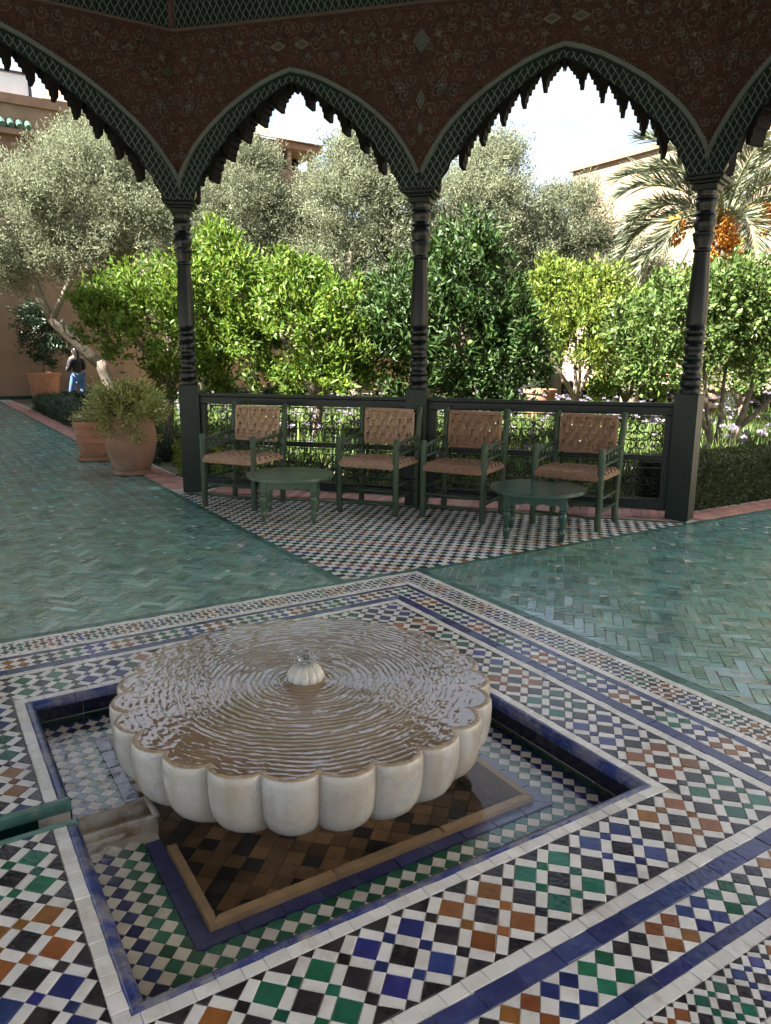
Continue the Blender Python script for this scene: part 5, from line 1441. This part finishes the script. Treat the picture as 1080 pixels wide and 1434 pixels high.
# unseen trees in the neighbouring quarter, added to keep sun off path and floor
for k, (u_, v_, lab) in enumerate([(-4.25, 5.8, 'unseen olive tree added for shade behind the railed side of the pavilion'), (-2.45, 7.5, 'unseen olive tree added for shade close to the pavilion'), (-2.8, 9.5, 'unseen olive tree added for shade beside the tiled path'),
                                   (-2.8, 12.1, 'unseen olive tree added for shade halfway down the tiled path'), (-2.9, 14.7, 'unseen olive tree added for shade three quarters down the tiled path'), (-3.0, 17.4, 'unseen olive tree added for shade near the brown wall'), (-2.1, 20.9, 'unseen olive tree added for shade in the corner by the brown wall')]):
    q = W(u_, v_)
    tree('olive_tree', (q[0], q[1], -0.03), lab, 'tree', [((0, 0, 4.4), (1.95, 1.95, 1.6), 340), ((0.5, 0.5, 3.2), (1.5, 1.5, 0.9), 140), ((-0.7, -0.5, 3.2), (1.3, 1.3, 0.9), 120)],
         0.22, 0.085, 50, 0.24, M_OLV, fork(1.7, 1.1, 0.16), 140+k, 0, 'unseen olive trees added for shade in the next garden quarter', **olive)
# ------------------------------------------------------------------ date palm
M_FROND = leaf_mat('palm_leaflet', (0.17, 0.185, 0.11), 0.35, 0.02, 0.22, 0.45)
M_RACH = mat('palm_rib', (0.20, 0.22, 0.09), 0.6, 0.3, 10)
M_DATE = mat('ripe_dates', (0.60, 0.24, 0.025), 0.35, 0.3, 20, island=0.3, hue=0.015)
M_STALK = mat('date_stalk', (0.55, 0.28, 0.05), 0.5, 0.25, 20)
M_PTRUNK = mat('palm_trunk', (0.14, 0.10, 0.065), 0.9, 0.4, 10, bump=0.8, bscale=25)
PALM = thing('date_palm', (6.5, 15.4, -0.03), 0, 'date palm with arching grey fronds and bunches of orange dates', 'palm')
PZ = 4.0
tb = MB(); pr = [(0.26, 0)]
for k in range(22): pr += [(0.235, 0.02+k*PZ/22), (0.20, (k+0.8)*PZ/22)]
tb.lathe(pr, 16); tb.build('trunk', M_PTRUNK, PALM)
def frond(az, el, Lf, seed):
    rng = np.random.default_rng(seed); n = 26; p = np.array([0.08*math.cos(az), 0.08*math.sin(az), PZ-0.05]); P = [p.copy()]; e = el
    for i in range(n):
        e -= (0.030+0.055*(i/n))*(1.25-0.4*abs(math.sin(el))); d = np.array([math.cos(az)*math.cos(e), math.sin(az)*math.cos(e), math.sin(e)]); p = p+d*Lf/n; P.append(p.copy())
    P = np.array(P); mb = MB(); mb.tube([tuple(q) for q in P], [0.026*(1-0.85*i/n)+0.003 for i in range(n+1)], 5); o = mb.build('frond_rib', M_RACH, PALM, smooth=True)
    s = np.array([-math.sin(az), math.cos(az), 0]); Vs = []; Ts = []; off = 0
    for side in (1, -1):
        m_ = 120; ii = np.linspace(4.2, n-0.2, m_); i0 = ii.astype(int); fr_ = (ii-i0)[:, None]; i1 = np.minimum(i0+1, n)
        B_ = P[i0]*(1-fr_)+P[i1]*fr_; t = unit(P[i1]-P[i0]+1e-6); N = np.cross(t, s)*1.0
        ang = rng.normal(0, 0.10, (m_, 1)); w_ = (ii/n)[:, None]
        D = t*(0.55+0.55*w_)+side*s*(0.75-0.25*w_)-N*(0.28+rng.normal(0, 0.16, (m_, 1)))*(-1)+ang+np.array([0, 0, -0.10])
        Lf_ = 0.52*np.sin(np.clip((ii-2)/(n-1), 0.08, 1)*math.pi*0.90)**0.6+0.08
        V, T_ = leaves(B_, D, Lf_*rng.uniform(0.85, 1.1, m_), 0.012, 0.2, rng); Vs.append(V); Ts.append(T_+off); off += len(V)
    link('frond_leaflets', np_mesh('frond_leaflets', np.concatenate(Vs), np.concatenate(Ts), M_FROND), o)
for k, (az, el, Lf) in enumerate([(172, 52, 2.3), (186, 34, 2.2), (200, 60, 2.2), (160, 24, 2.2), (210, 20, 2.0), (142, 60, 2.8), (120, 40, 2.8), (95, 62, 2.7), (70, 35, 2.8), (45, 58, 2.8), (20, 38, 2.9), (0, 60, 2.7), (-22, 34, 2.8), (-45, 55, 2.6), (-70, 30, 2.7), (-95, 58, 2.6), (240, 40, 2.7), (190, 5, 2.6), (225, 62, 2.6), (175, 76, 2.6), (15, 78, 2.6), (265, 12, 2.5), (-30, 8, 2.6), (150, 2, 2.6), (300, 70, 2.5)]):
    frond(math.radians(az), math.radians(el), Lf*0.9, 900+k)
def bunch(az, out, drop, seed, size):
    r = random.Random(seed); mb = MB(); c = (out*math.cos(az), out*math.sin(az), PZ-drop)
    top = (c[0]*0.92, c[1]*0.92, c[2]+0.30)
    st = MB(); st.tube([(0, 0, PZ-0.08), (c[0]*0.5, c[1]*0.5, PZ+0.16), top], [0.022, 0.02, 0.016], 6)
    for q in range(16):
        a = r.uniform(0, 6.28); rr_ = r.uniform(.02, size*.8); st.tube([top, (c[0]+rr_*math.cos(a), c[1]+rr_*math.sin(a), c[2]+r.uniform(-.15, .1))], 0.006, 4, cap=False)
    o = st.build('date_stalk', M_STALK, PALM)
    for q in range(330):
        a = r.uniform(0, 6.28); e = r.uniform(-1.4, 1.4); k = r.random()**0.4
        p = (c[0]+size*k*math.cos(a)*math.cos(e), c[1]+size*k*math.sin(a)*math.cos(e), c[2]-0.02+size*1.25*k*math.sin(e)); s = r.uniform(.016, .022)
        mb.lathe([(0.3*s, -1.3*s), (s, -.5*s), (s, .5*s), (.3*s, 1.3*s)], 6, c=p)
    mb.build('date_bunch', M_DATE, o, smooth=True)
bunch(math.radians(203), 1.22, 0.28, 1, 0.23); bunch(math.radians(255), 0.60, 0.30, 2, 0.24); bunch(math.radians(-50), 0.85, 0.10, 3, 0.24)
bunch(math.radians(275), 0.60, 0.62, 4, 0.22); bunch(math.radians(225), 0.55, 0.75, 5, 0.20)

# ------------------------------------------------------------------ hedges
M_BOX = leaf_mat('box_leaf', (0.080, 0.110, 0.035), 0.45, 0.025, 0.25)
M_BOXD = leaf_mat('dark_box_leaf', (0.040, 0.065, 0.030), 0.45, 0.025, 0.2)
M_CORE = mat('hedge_inside', (0.018, 0.020, 0.010), 0.95, 0.4, 8)
def hedge(u0, u1, v0, v1, z1, label, m, n, leaf=0.032, seed=1, ragged=0.02):
    cu, cv = 0.5*(u0+u1), 0.5*(v0+v1); t = thing('box_hedge', W(cu, cv, -0.03), TH, label, 'hedge', 'clipped hedges')
    hx, hy = 0.5*(u1-u0), 0.5*(v1-v0); e = 0.03
    b = MB(); b.box(-hx+e, hx-e, -hy+e, hy-e, 0, z1-e); b.build('stems', M_CORE, t)  # solid dark core under the leaves, not single stems
    rng = np.random.default_rng(seed); A = [2*hx*2*hy, 2*hx*z1, 2*hx*z1, 2*hy*z1, 2*hy*z1]; A = np.array(A)/sum(A); f = rng.choice(5, n, p=A)
    x = rng.uniform(-hx, hx, n); y = rng.uniform(-hy, hy, n); z = rng.uniform(0.02, z1, n); N = np.zeros((n, 3))
    for k, (ax, val) in enumerate(((2, z1), (1, -hy), (1, hy), (0, -hx), (0, hx))):
        q = f == k
        if ax == 2: z[q] = val; N[q, 2] = 1
        elif ax == 1: y[q] = val; N[q, 1] = np.sign(val)
        else: x[q] = val; N[q, 0] = np.sign(val)
    P = np.stack([x, y, z], 1); wob = np.sin(P[:, :1]*9+seed)*np.sin(P[:, 1:2]*11)*np.sin(P[:, 2:]*13+1); P = P+N*(wob*0.018+rng.normal(0, ragged, (n, 1))-0.02)
    V, T_ = leaves(P, N*0.8+rng.normal(size=(n, 3))*0.7+np.array([0, 0, 0.3]), leaf*rng.uniform(0.7, 1.3, n), leaf*0.5, rng=rng)
    link('foliage', np_mesh('foliage', V, T_, m), t); return t
hedge(4.66, 11.0, 1.90, 2.46, 0.46, 'clipped box hedge beside the corner post of the pavilion', M_BOX, 60000, 0.030, 3)
hedge(1.43, 2.0, 9.0, 17.6, 0.36, 'low dark hedge lining the tiled path near the potted shrub', M_BOXD, 26000, 0.045, 4, 0.04)
hedge(2.05, 9.5, 17.2, 17.75, 0.42, 'dark hedge in front of the brown wall where the person walks', M_BOXD, 20000, 0.05, 5, 0.03)
hedge(15.2, 15.8, 4.0, 17.0, 0.62, 'far hedge before the shaded tan wall with the green door', M_BOXD, 22000, 0.055, 6, 0.03)
# loose planting along the left kerb
def shrub(loc, label, m, r, n, leaf, seed, up=0.9, name='shrub', cat='shrub', group=None):
    t = thing(name, loc, 0, label, cat, group); rng = np.random.default_rng(seed)
    k = 70; d = unit(rng.normal(size=(k, 3))*np.array([1, 1, .5])+np.array([0, 0, up])); tip = d*np.array(r)*rng.uniform(.55, 1.0, (k, 1)); st = MB()
    for q in range(0, k, 2): st.tube([(0, 0, 0), tuple(tip[q]*np.array([.6, .6, .5])), tuple(tip[q])], [0.005, 0.004, 0.002], 4, cap=False)
    st.build('stems', M_BARK, t)
    i = rng.integers(0, k, n); s = rng.random((n, 1))**0.6; P = tip[i]*s+rng.normal(size=(n, 3))*np.array(r)*0.09; P[:, 2] = np.abs(P[:, 2])
    V, T_ = leaves(P, d[i]+rng.normal(size=(n, 3))*0.6+np.array([0, 0, .3]), leaf*rng.uniform(.6, 1.2, n), leaf*.4, rng=rng); link('foliage', np_mesh('foliage', V, T_, m), t); return t
M_LIME = leaf_mat('lime_shrub_leaf', (0.190, 0.230, 0.020), 0.35, 0.025, 0.35)
M_GREY = leaf_mat('grey_green_leaf', (0.060, 0.085, 0.050), 0.4, 0.02, 0.2)
shrub((-2.10, 8.55, -0.03), 'lime yellow leafy shrub between the jar and the corner post', M_LIME, (0.42, 0.42, 0.52), 2600, 0.055, 11)
shrub((-2.35, 9.5, -0.03), 'lime green shrub with dark base behind the terracotta jar', M_LIME, (0.45, 0.45, 0.50), 2200, 0.055, 12)
for k in range(7):
    q = W(1.62, 7.6+k*1.15); shrub((q[0], q[1], -0.03), 'loose grey green plant spilling along the brick kerb', M_GREY, (0.42, 0.42, 0.55), 1500, 0.06, 30+k, group='grey green plants along the kerb')

# ------------------------------------------------------------------ flower bed: grassy leaves and mauve flower heads (uncountable)
M_BLADE = leaf_mat('strap_leaf', (0.150, 0.215, 0.060), 0.4, 0.03, 0.35)
M_MAUVE = leaf_mat('mauve_petal', (0.36, 0.30, 0.38), 0.25, 0.02, 0.3)
def bed(n_clumps, seed):
    rng = np.random.default_rng(seed); P = []; D = []; L = []; FP = []
    cnt = 0
    while cnt < n_clumps:
        u, v = rng.uniform(1.6, 14.5), rng.uniform(2.0, 16.5)
        if fence_n[0]*u+fence_n[1]*v < fn_c+0.28: continue
        if v < 2.55 and u > 4.4: continue
        if u < 2.2 and v > 5.6: continue
        x, y, _ = W(u, v); cnt += 1; k = rng.integers(14, 26); h = rng.uniform(.26, .46)
        P.append(np.array([[x, y, -0.03]])+rng.normal(size=(k, 3))*np.array([.05, .05, 0])); D.append(rng.normal(size=(k, 3))*np.array([.42, .42, .1])+np.array([0, 0, 1])); L.append(h*rng.uniform(.6, 1.15, k))
        for q in range(max(0, rng.integers(-5, 3))): FP.append((x+rng.normal()*.10, y+rng.normal()*.10, h*rng.uniform(1.0, 1.5)))
    P = np.concatenate(P); V, T_ = leaves(P, np.concatenate(D), np.concatenate(L), 0.016, rng=rng)
    tag(link('flower_bed_leaves', np_mesh('flower_bed_leaves', V, T_, M_BLADE)), 'green strap leaves covering the flower bed', 'plants', None, 'stuff')
    FP = np.array(FP); k = 22; c = np.repeat(FP, k, 0); d = rng.normal(size=(len(c), 3)); d[:, 2] = np.abs(d[:, 2])*.8+.1
    V, T_ = leaves(c+unit(d)*0.012, d, 0.038, 0.020, rng=rng)
    s = rng.normal(size=(len(FP), 3))*np.array([.1, .1, 0])+np.array([0, 0, -1]); V2, T2 = leaves(FP, s, FP[:, 2], 0.006, rng=rng)
    tag(link('mauve_flowers', np_mesh('mauve_flowers', np.concatenate([V, V2]), np.concatenate([T_, T2+len(V)]), [M_MAUVE, M_BLADE], [0]*len(T_)+[1]*len(T2))), 'mauve flower heads scattered over the flower bed', 'flowers', None, 'stuff')
bed(2600, 77)
# ================================================================== pots
M_TERRA = mat('weathered_terracotta', (0.30, 0.16, 0.095), 0.8, 0.25, 5, bump=0.25, bscale=60, dirt=(0.37, 0.25, 0.17), dirt_scale=3.5, dirt_lo=0.45, dirt_hi=0.75)
M_TERRA2 = mat('red_terracotta', (0.36, 0.155, 0.085), 0.8, 0.25, 6, bump=0.25, bscale=60, dirt=(0.40, 0.25, 0.17), dirt_scale=5, dirt_lo=0.5, dirt_hi=0.75)
def pot_plant(t, m, r, z, n, leaf, seed, up=0.8, spread=(1, 1, 1)):
    rng = np.random.default_rng(seed); k = 110; d = unit(rng.normal(size=(k, 3))+np.array([0, 0, up])); tip = d*np.array(r)*rng.uniform(.5, 1, (k, 1)); st = MB()
    for q in range(0, k, 2): st.tube([(0, 0, z-0.03), (tip[q][0]*.6, tip[q][1]*.6, z+tip[q][2]*.7), (tip[q][0], tip[q][1], z+tip[q][2])], [.005, .004, .002], 4, cap=False)
    i = rng.integers(0, k, n); s = rng.random((n, 1))**.5; P = tip[i]*s+rng.normal(size=(n, 3))*np.array(r)*.07+np.array([0, 0, z])
    V, T_ = leaves(P, d[i]+rng.normal(size=(n, 3))*.5, leaf*rng.uniform(.6, 1.3, n), leaf*.35, rng=rng)
    return st, np_mesh('foliage', V, T_, m)
M_POTL = leaf_mat('straw_green_leaf', (0.36, 0.36, 0.12), 0.4, 0.025, 0.3)
M_POTSOIL = mat('pot_soil', (0.07, 0.05, 0.035), 0.95, 0.3, 20)
def pot(loc, prof, label, m, name='terracotta_jar', saucer=None, plant=None, cat='pot', group=None):
    t = thing(name, loc, 0, label, cat, group); b = MB(); b.lathe(prof, 40); b.f = b.f[:-1]; b.m = b.m[:-1]; b.build('jar', m, t, smooth='auto')
    if saucer:
        b = MB(); r = saucer; b.lathe([(r*.84, .002), (r*.97, .01), (r, .055), (r*.93, .057), (r*.90, .03), (r*.2, .028)], 36); b.build('saucer', m, t, smooth='auto')
    zr = max(p[1] for p in prof); ri = prof[-1][0]
    b = MB(); b.lathe([(ri*1.02, zr-.05), (ri*.5, zr-.035), (.01, zr-.03)], 24, close=False); b.build('soil', M_POTSOIL, t)
    if plant:
        st, me = pot_plant(t, *plant); st.build('stems', M_BARK, t); link('foliage', me, t)
    return t
JAR = [(.17, .034), (.195, .05), (.225, .12), (.262, .24), (.283, .36), (.284, .46), (.268, .56), (.235, .62), (.225, .635), (.245, .645), (.250, .665), (.240, .672), (.215, .665), (.205, .62)]
pot((-2.90, 8.52, 0), JAR, 'large smooth terracotta jar with feathery plant spilling over its rim', M_TERRA, saucer=.215, plant=(M_POTL, (.60, .50, .44), .66, 9500, .055, 3, 0.9))
J2 = [(.17, .034), (.19, .05), (.215, .14), (.232, .24), (.239, .245), (.236, .255), (.243, .33), (.250, .335), (.247, .345), (.252, .42), (.262, .425), (.270, .44), (.272, .49), (.262, .505), (.240, .50), (.232, .46)]
P2 = pot((-3.72, 9.62, 0), J2, 'ribbed red terracotta pot with trailing plant and small plaque', M_TERRA2, saucer=.225, plant=(M_POTL, (.34, .32, .16), .49, 2600, .045, 4, 0.5))
M_PLAQ = mat('grey_plaque', (0.42, 0.42, 0.41), 0.4, 0.1, 20)
b = MB(); b.tube([(-0.10, -0.14, .47), (-0.10, -0.14, .57)], .005, 6); b.add([(-.155, -.175, .565), (-.045, -.175, .565), (-.045, -.115, .60), (-.155, -.115, .60), (-.155, -.173, .560), (-.045, -.173, .560), (-.045, -.113, .595), (-.155, -.113, .595)], [(0, 1, 2, 3), (7, 6, 5, 4), (0, 4, 5, 1), (1, 5, 6, 2), (2, 6, 7, 3), (3, 7, 4, 0)]); b.build('plaque', M_PLAQ, P2)
# big planter against the far wall
PW = W(2.2, 21.3)
J3 = [(.30, .0), (.34, .05), (.40, .55), (.415, .72), (.45, .73), (.455, .80), (.42, .805), (.40, .74)]
t3 = pot((PW[0], PW[1], 0), J3, 'tall planter with a dark leafy shrub against the brown wall', M_TERRA2, 'planter')
M_FIC = leaf_mat('dark_ficus_leaf', (0.028, 0.050, 0.024), 0.5, 0.025, 0.15)
V, T_ = crown([((0, 0, 1.85), (.62, .6, .55), 60), ((-.15, 0, 2.3), (.5, .5, .4), 45), ((.25, 0, 1.45), (.6, .5, .35), 40), ((.0, 0, 1.1), (.3, .3, .3), 18)], .13, .055, 22, .11, 321)
link('foliage', np_mesh('foliage', V, T_, M_FIC), t3)
b = MB(); limb(b, (0, 0, .72), (.02, 0, 1.9), .035, .015, .05, 9); b.build('stem', M_BARK, t3, smooth=True)
# terracotta pot glimpsed under the lemon tree
pw = (2.95, 14.6, -0.03)
pot(pw, [(p[0]*0.7, p[1]*0.95) for p in J3], 'orange terracotta pot glimpsed under the lemon tree', M_TERRA2, 'planter')

# ================================================================== buildings
def plaster(name, c, d, var=0.14):
    return mat(name, c, 0.9, var, 0.9, detail=8, bump=0.35, bscale=12, dirt=d, dirt_scale=0.9, dirt_lo=0.42, dirt_hi=0.62)
M_WALLB = plaster('brown_plaster', (0.26, 0.168, 0.105), (0.165, 0.108, 0.072), 0.25)
M_WALLT = plaster('tan_plaster', (0.26, 0.185, 0.115), (0.21, 0.145, 0.09))
M_WALLSH = plaster('tree_shaded_plaster', (0.30, 0.185, 0.14), (0.34, 0.24, 0.185), 0.25)  # lower tan wall: shade of the trees put into the colour
M_COPE = mat('terracotta_coping', (0.22, 0.13, 0.08), 0.85, 0.25, 4, bump=0.3, bscale=20)
M_GTILE = mat('green_glazed_roof_tile', (0.05, 0.11, 0.075), 0.35, 0.3, 6, island=0.3)
M_SHUT = mat('green_shutter', (0.020, 0.065, 0.042), 0.5, 0.25, 8)
M_IRONB = mat('window_bars', (0.05, 0.035, 0.025), 0.6, 0.2, 8)
M_PANE = mat('window_pane', (0.05, 0.055, 0.06), 0.08, 0.2, 3)
def house(name, o, label, cat='building'): return thing(name, W(o[0], o[1], 0), TH, label, cat)
# brown house along the end of the left path: wall faces -v
HB_ = house('house', (0, 22.4), 'tall brown plastered house wall closing the end of the tiled path')
b = MB(); b.box(-14, 7.2, 0, 5, -0.03, 8.05); b.build('wall', M_WALLB, HB_)
b = MB(); b.box(-14.1, 7.3, -0.10, 5.1, 8.052, 8.30); b.build('coping', M_COPE, HB_)
b = MB(); b.box(-14, 7.2, -0.012, -0.002, 0.0, 0.10); b.build('skirting', M_DKGREEN, HB_)
for k in range(64):
    b = MB(); x = -11.4+k*0.22; b.tube([(x, -0.02, 7.62), (x, -0.34, 7.42)], 0.085, 8); b.build('eave_tile', M_GTILE, HB_, smooth='auto')
b = MB(); b.box(-11.5, 2.72, -0.30, -0.003, 7.22, 7.36); b.build('eave', M_COPE, HB_)
# roof-top glass screen
GS = house('roof_pavilion', (1.2, 23.0), 'small glazed screen with dark frame on the roof of the brown house', 'glass screen')
M_FRAME = mat('dark_steel', (0.02, 0.022, 0.025), 0.4, 0.2, 8); M_GLS = mat('pale_glass', (0.52, 0.56, 0.58), 0.1, 0.1, 2)
b = MB(); 
for x in (-1.6, 0.0, 1.5): b.box(x-.04, x+.04, -.04, .04, 8.0, 9.02)
b.box(-1.64, 1.54, -.05, .05, 9.021, 9.09); b.build('frame', M_FRAME, GS)
for x0 in (-1.55, .05): b = MB(); b.box(x0, x0+1.4, -.01, .01, 8.31, 9.0); b.build('pane', M_GLS, GS)
# house with shallow boarded roof behind the olives
HM = house('house', (9.9, 27.0), 'brown house with boarded pitched roof and open loggia rising over the olive trees')
b = MB(); b.box(-6, 3.8, 0, 6, -0.03, 8.55); b.build('wall', M_WALLB, HM)
b = MB(); b.box(-6.2, 4.1, -.25, 6.2, 9.28, 9.50); b.build('eave', M_COPE, HM)
for k in range(11): b = MB(); x = -6+k*.96; b.box(x, x+.18, -.05, .13, 8.551, 9.279); b.build('loggia_post', M_WALLB, HM)
M_BOARD = mat('weathered_roof_boards', (0.19, 0.12, 0.072), 0.85, 0.3, 5, island=0.25, bump=0.3, bscale=12)
b = MB(); b.box(-5.9, 3.7, 1.2, 5.8, 8.551, 9.279); b.build('loggia_back', M_FRINGE, HM)
for k in range(26):
    x0 = -6.3+k*.40; x1 = x0+.385; b = MB(); zt = 10.65; q = 0.0 if x1 < 2.9 else (x1-2.9)*1.0
    b.add([(x0, -.4, 9.505), (x1, -.4, 9.505), (x1, 2.4, zt-q), (x0, 2.4, zt-max(0, q-.38)), (x0, -.4, 9.54), (x1, -.4, 9.54), (x1, 2.4, zt+.04-q), (x0, 2.4, zt+.04-max(0, q-.38))], [(0, 3, 2, 1), (4, 5, 6, 7), (0, 1, 5, 4), (1, 2, 6, 5), (2, 3, 7, 6), (3, 0, 4, 7)]); b.build('roof_board', M_BOARD, HM)
# enclosing wall of the garden between the houses
GW = house('garden_wall', (13.6, 22.4), 'long brown garden wall behind the olive trees', 'wall')
b = MB(); b.box(-6.29, 6.3, 0, 0.45, -0.03, 3.6); b.build('wall', M_WALLB, GW)
b = MB(); b.box(-6.29, 6.3, -0.06, 0.51, 3.602, 3.75); b.build('coping', M_COPE, GW)
# sunlit tan house on the right: wall faces -u
HR = house('house', (20.0, 0), 'sunlit tan plastered house with coping, barred window and green door')
b = MB(); b.box(0, 8, -4, 18.8, 2.30, 7.85); b.build('wall', M_WALLT, HR)
b = MB(); b.box(0.001, 8.1, -4, 18.8, -0.03, 2.298); b.build('shaded_base_wall', M_WALLSH, HR)
b = MB(); b.box(-.12, 8, -4.1, 18.92, 7.852, 8.02); b.build('coping', M_COPE, HR)
def wind(y0, y1, z0, z1, nb, shut=False):
    b = MB()
    for (a0, a1, c0, c1) in ((y0-.10, y0, z0-.1, z1+.1), (y1, y1+.10, z0-.1, z1+.1), (y0, y1, z0-.1, z0), (y0, y1, z1, z1+.1)): b.box(-.05, -.002, a0, a1, c0, c1)
    w = b.build('window', M_IRONB if not shut else M_SHUT, HR)
    b = MB(); b.box(-.012, -.003, y0, y1, z0, z1); b.build('pane', M_PANE, w)
    for k in range(nb):
        b = MB(); y = y0+(k+.5)*(y1-y0)/nb; b.box(-.055, -.03, y-.015, y+.015, z0, z1); b.build('bar', M_IRONB, w)
wind(11.75, 12.55, 4.4, 6.05, 6); wind(9.2, 10.1, 4.4, 6.05, 6)
d_ = MB()
for k in range(5): d_.cbox(-.05, -.003, 15.45+k*.16, 15.45+k*.16+.155, .0, 2.05, .006)
d_.cbox(-.075, -.051, 15.45, 16.25, .35, .47, .004); d_.cbox(-.075, -.051, 15.45, 16.25, 1.55, 1.67, .004); dd = d_.build('door', M_SHUT, HR)
b = MB(); b.box(-.10, -.076, 16.1, 16.16, 1.0, 1.12); b.build('door_handle', M_IRON, dd)
# unseen pale house, added so its sunlit wall brightens the pavilion
M_WALLC = plaster('bounce_wall_plaster', (0.62, 0.57, 0.50), (0.54, 0.49, 0.42))
HC = house('house', (9.5, -3.2), 'unseen long cream house added to bounce sunlight across the right hand path')
b = MB(); b.box(0, 6, -20, 0, -0.03, 7.2); b.build('wall', M_WALLC, HC)
b = MB(); b.box(-.15, 6.1, -20.1, .12, 7.202, 7.4); b.build('coping', M_COPE, HC)
for k in range(5):
    y = -2.6-k*3.8
    for z0 in (.9, 4.3):
        b = MB(); b.cbox(-.06, -.002, y-.55, y-.01, z0, z0+1.7, .006); b.cbox(-.06, -.002, y+.01, y+.55, z0, z0+1.7, .006); b.build('shutter', M_SHUT, HC)
# projecting eave of the nearer wing
HE = house('house_wing', (17.2, 0), 'nearer tan house wing with deep yellow eave above the date palm')
b = MB(); b.box(0, 2.7, -6, 9.0, -0.03, 6.5); b.build('wall', M_WALLT, HE)
b = MB(); b.box(-.75, 2.7, -6.2, 9.75, 6.502, 6.72); b.build('eave', M_WALLT, HE)
b = MB(); b.box(-.85, 2.7, -6.3, 9.85, 6.722, 6.82); b.build('coping', M_COPE, HE)

# ================================================================== person
M_SKIN = mat('skin', (0.42, 0.25, 0.17), 0.5, 0.08, 20)
M_JEAN = mat('blue_denim', (0.055, 0.115, 0.24), 0.85, 0.25, 30)
M_BLACK = mat('black_jersey', (0.010, 0.010, 0.011), 0.8, 0.25, 30)
M_HAIR = mat('black_hair', (0.010, 0.008, 0.007), 0.4, 0.3, 30)
def skin_mesh(name, verts, edges, radii, m, parent, root=0, sub=2):
    me = bpy.data.meshes.new(name); me.from_pydata(verts, edges, []); me.materials.append(m)
    o = link(name, me, parent); md = o.modifiers.new('skin', 'SKIN'); md.use_smooth_shade = True
    if not me.skin_vertices: 
        bpy.context.view_layer.objects.active = o
    for i, r in enumerate(radii): me.skin_vertices[0].data[i].radius = (r, r) if not isinstance(r, tuple) else r
    me.skin_vertices[0].data[root].use_root = True
    s = o.modifiers.new('subsurf', 'SUBSURF'); s.levels = sub; s.render_levels = sub; return o
PP = W(2.62, 18.6)
PER = thing('person', (PP[0], PP[1], -0.10), math.radians(140), 'person in black top and blue jeans walking past the brown wall', 'person')
# facing +x locally, mid-stride, head bent over a hand held in front
bv = [(0, 0, .86), (0, 0, 1.02), (.02, 0, 1.20), (.03, 0, 1.32), (.05, 0, 1.40), (.075, 0, 1.47), (.085, 0, 1.55),
      (.0, .085, .84), (.17, .09, .47), (.10, .09, .09), (.20, .09, .03), (.0, -.085, .84), (-.10, -.09, .46), (-.34, -.09, .14), (-.26, -.09, .06),
      (.02, .155, 1.30), (.01, .20, 1.05), (.20, .15, 1.02), (.27, .12, 1.05), (.02, -.155, 1.30), (.0, -.20, 1.05), (.20, -.14, 1.06), (.27, -.11, 1.09),
      (.32, .11, 1.08), (.32, -.10, 1.12)]
be = [(0, 1), (1, 2), (2, 3), (3, 4), (4, 5), (5, 6), (0, 7), (7, 8), (8, 9), (9, 10), (0, 11), (11, 12), (12, 13), (13, 14), (3, 15), (15, 16), (16, 17), (17, 18), (3, 19), (19, 20), (20, 21), (21, 22), (18, 23), (22, 24)]
brd = [.10, .085, .10, .085, .042, .075, .07, .085, .055, .038, .03, .085, .055, .038, .03, .048, .038, .03, .024, .048, .038, .03, .024, .016, .016]
skin_mesh('body', bv, be, brd, M_SKIN, PER)
def scaled(idx, ex): 
    mp = {k: i for i, k in enumerate(idx)}; return [bv[k] for k in idx], [(mp[a], mp[b_]) for a, b_ in be if a in mp and b_ in mp], [brd[k]+ex for k in idx]
v_, e_, r_ = scaled([0, 7, 8, 9, 11, 12, 13], .022); r_ = [r_[0]+.01, r_[1], r_[2]+.012, r_[3]+.03, r_[4], r_[5]+.012, r_[6]+.03]; skin_mesh('jeans', v_, e_, r_, M_JEAN, PER)
v_, e_, r_ = scaled([0, 1, 2, 3, 15, 16, 17, 19, 20, 21], .030); v_[0] = (0, 0, .93); skin_mesh('top', v_, e_, r_, M_BLACK, PER)
skin_mesh('hair', [(.05, 0, 1.56), (.01, 0, 1.50), (-.03, 0, 1.36), (-.05, 0, 1.22)], [(0, 1), (1, 2), (2, 3)], [.086, .100, .082, .055], M_HAIR, PER)
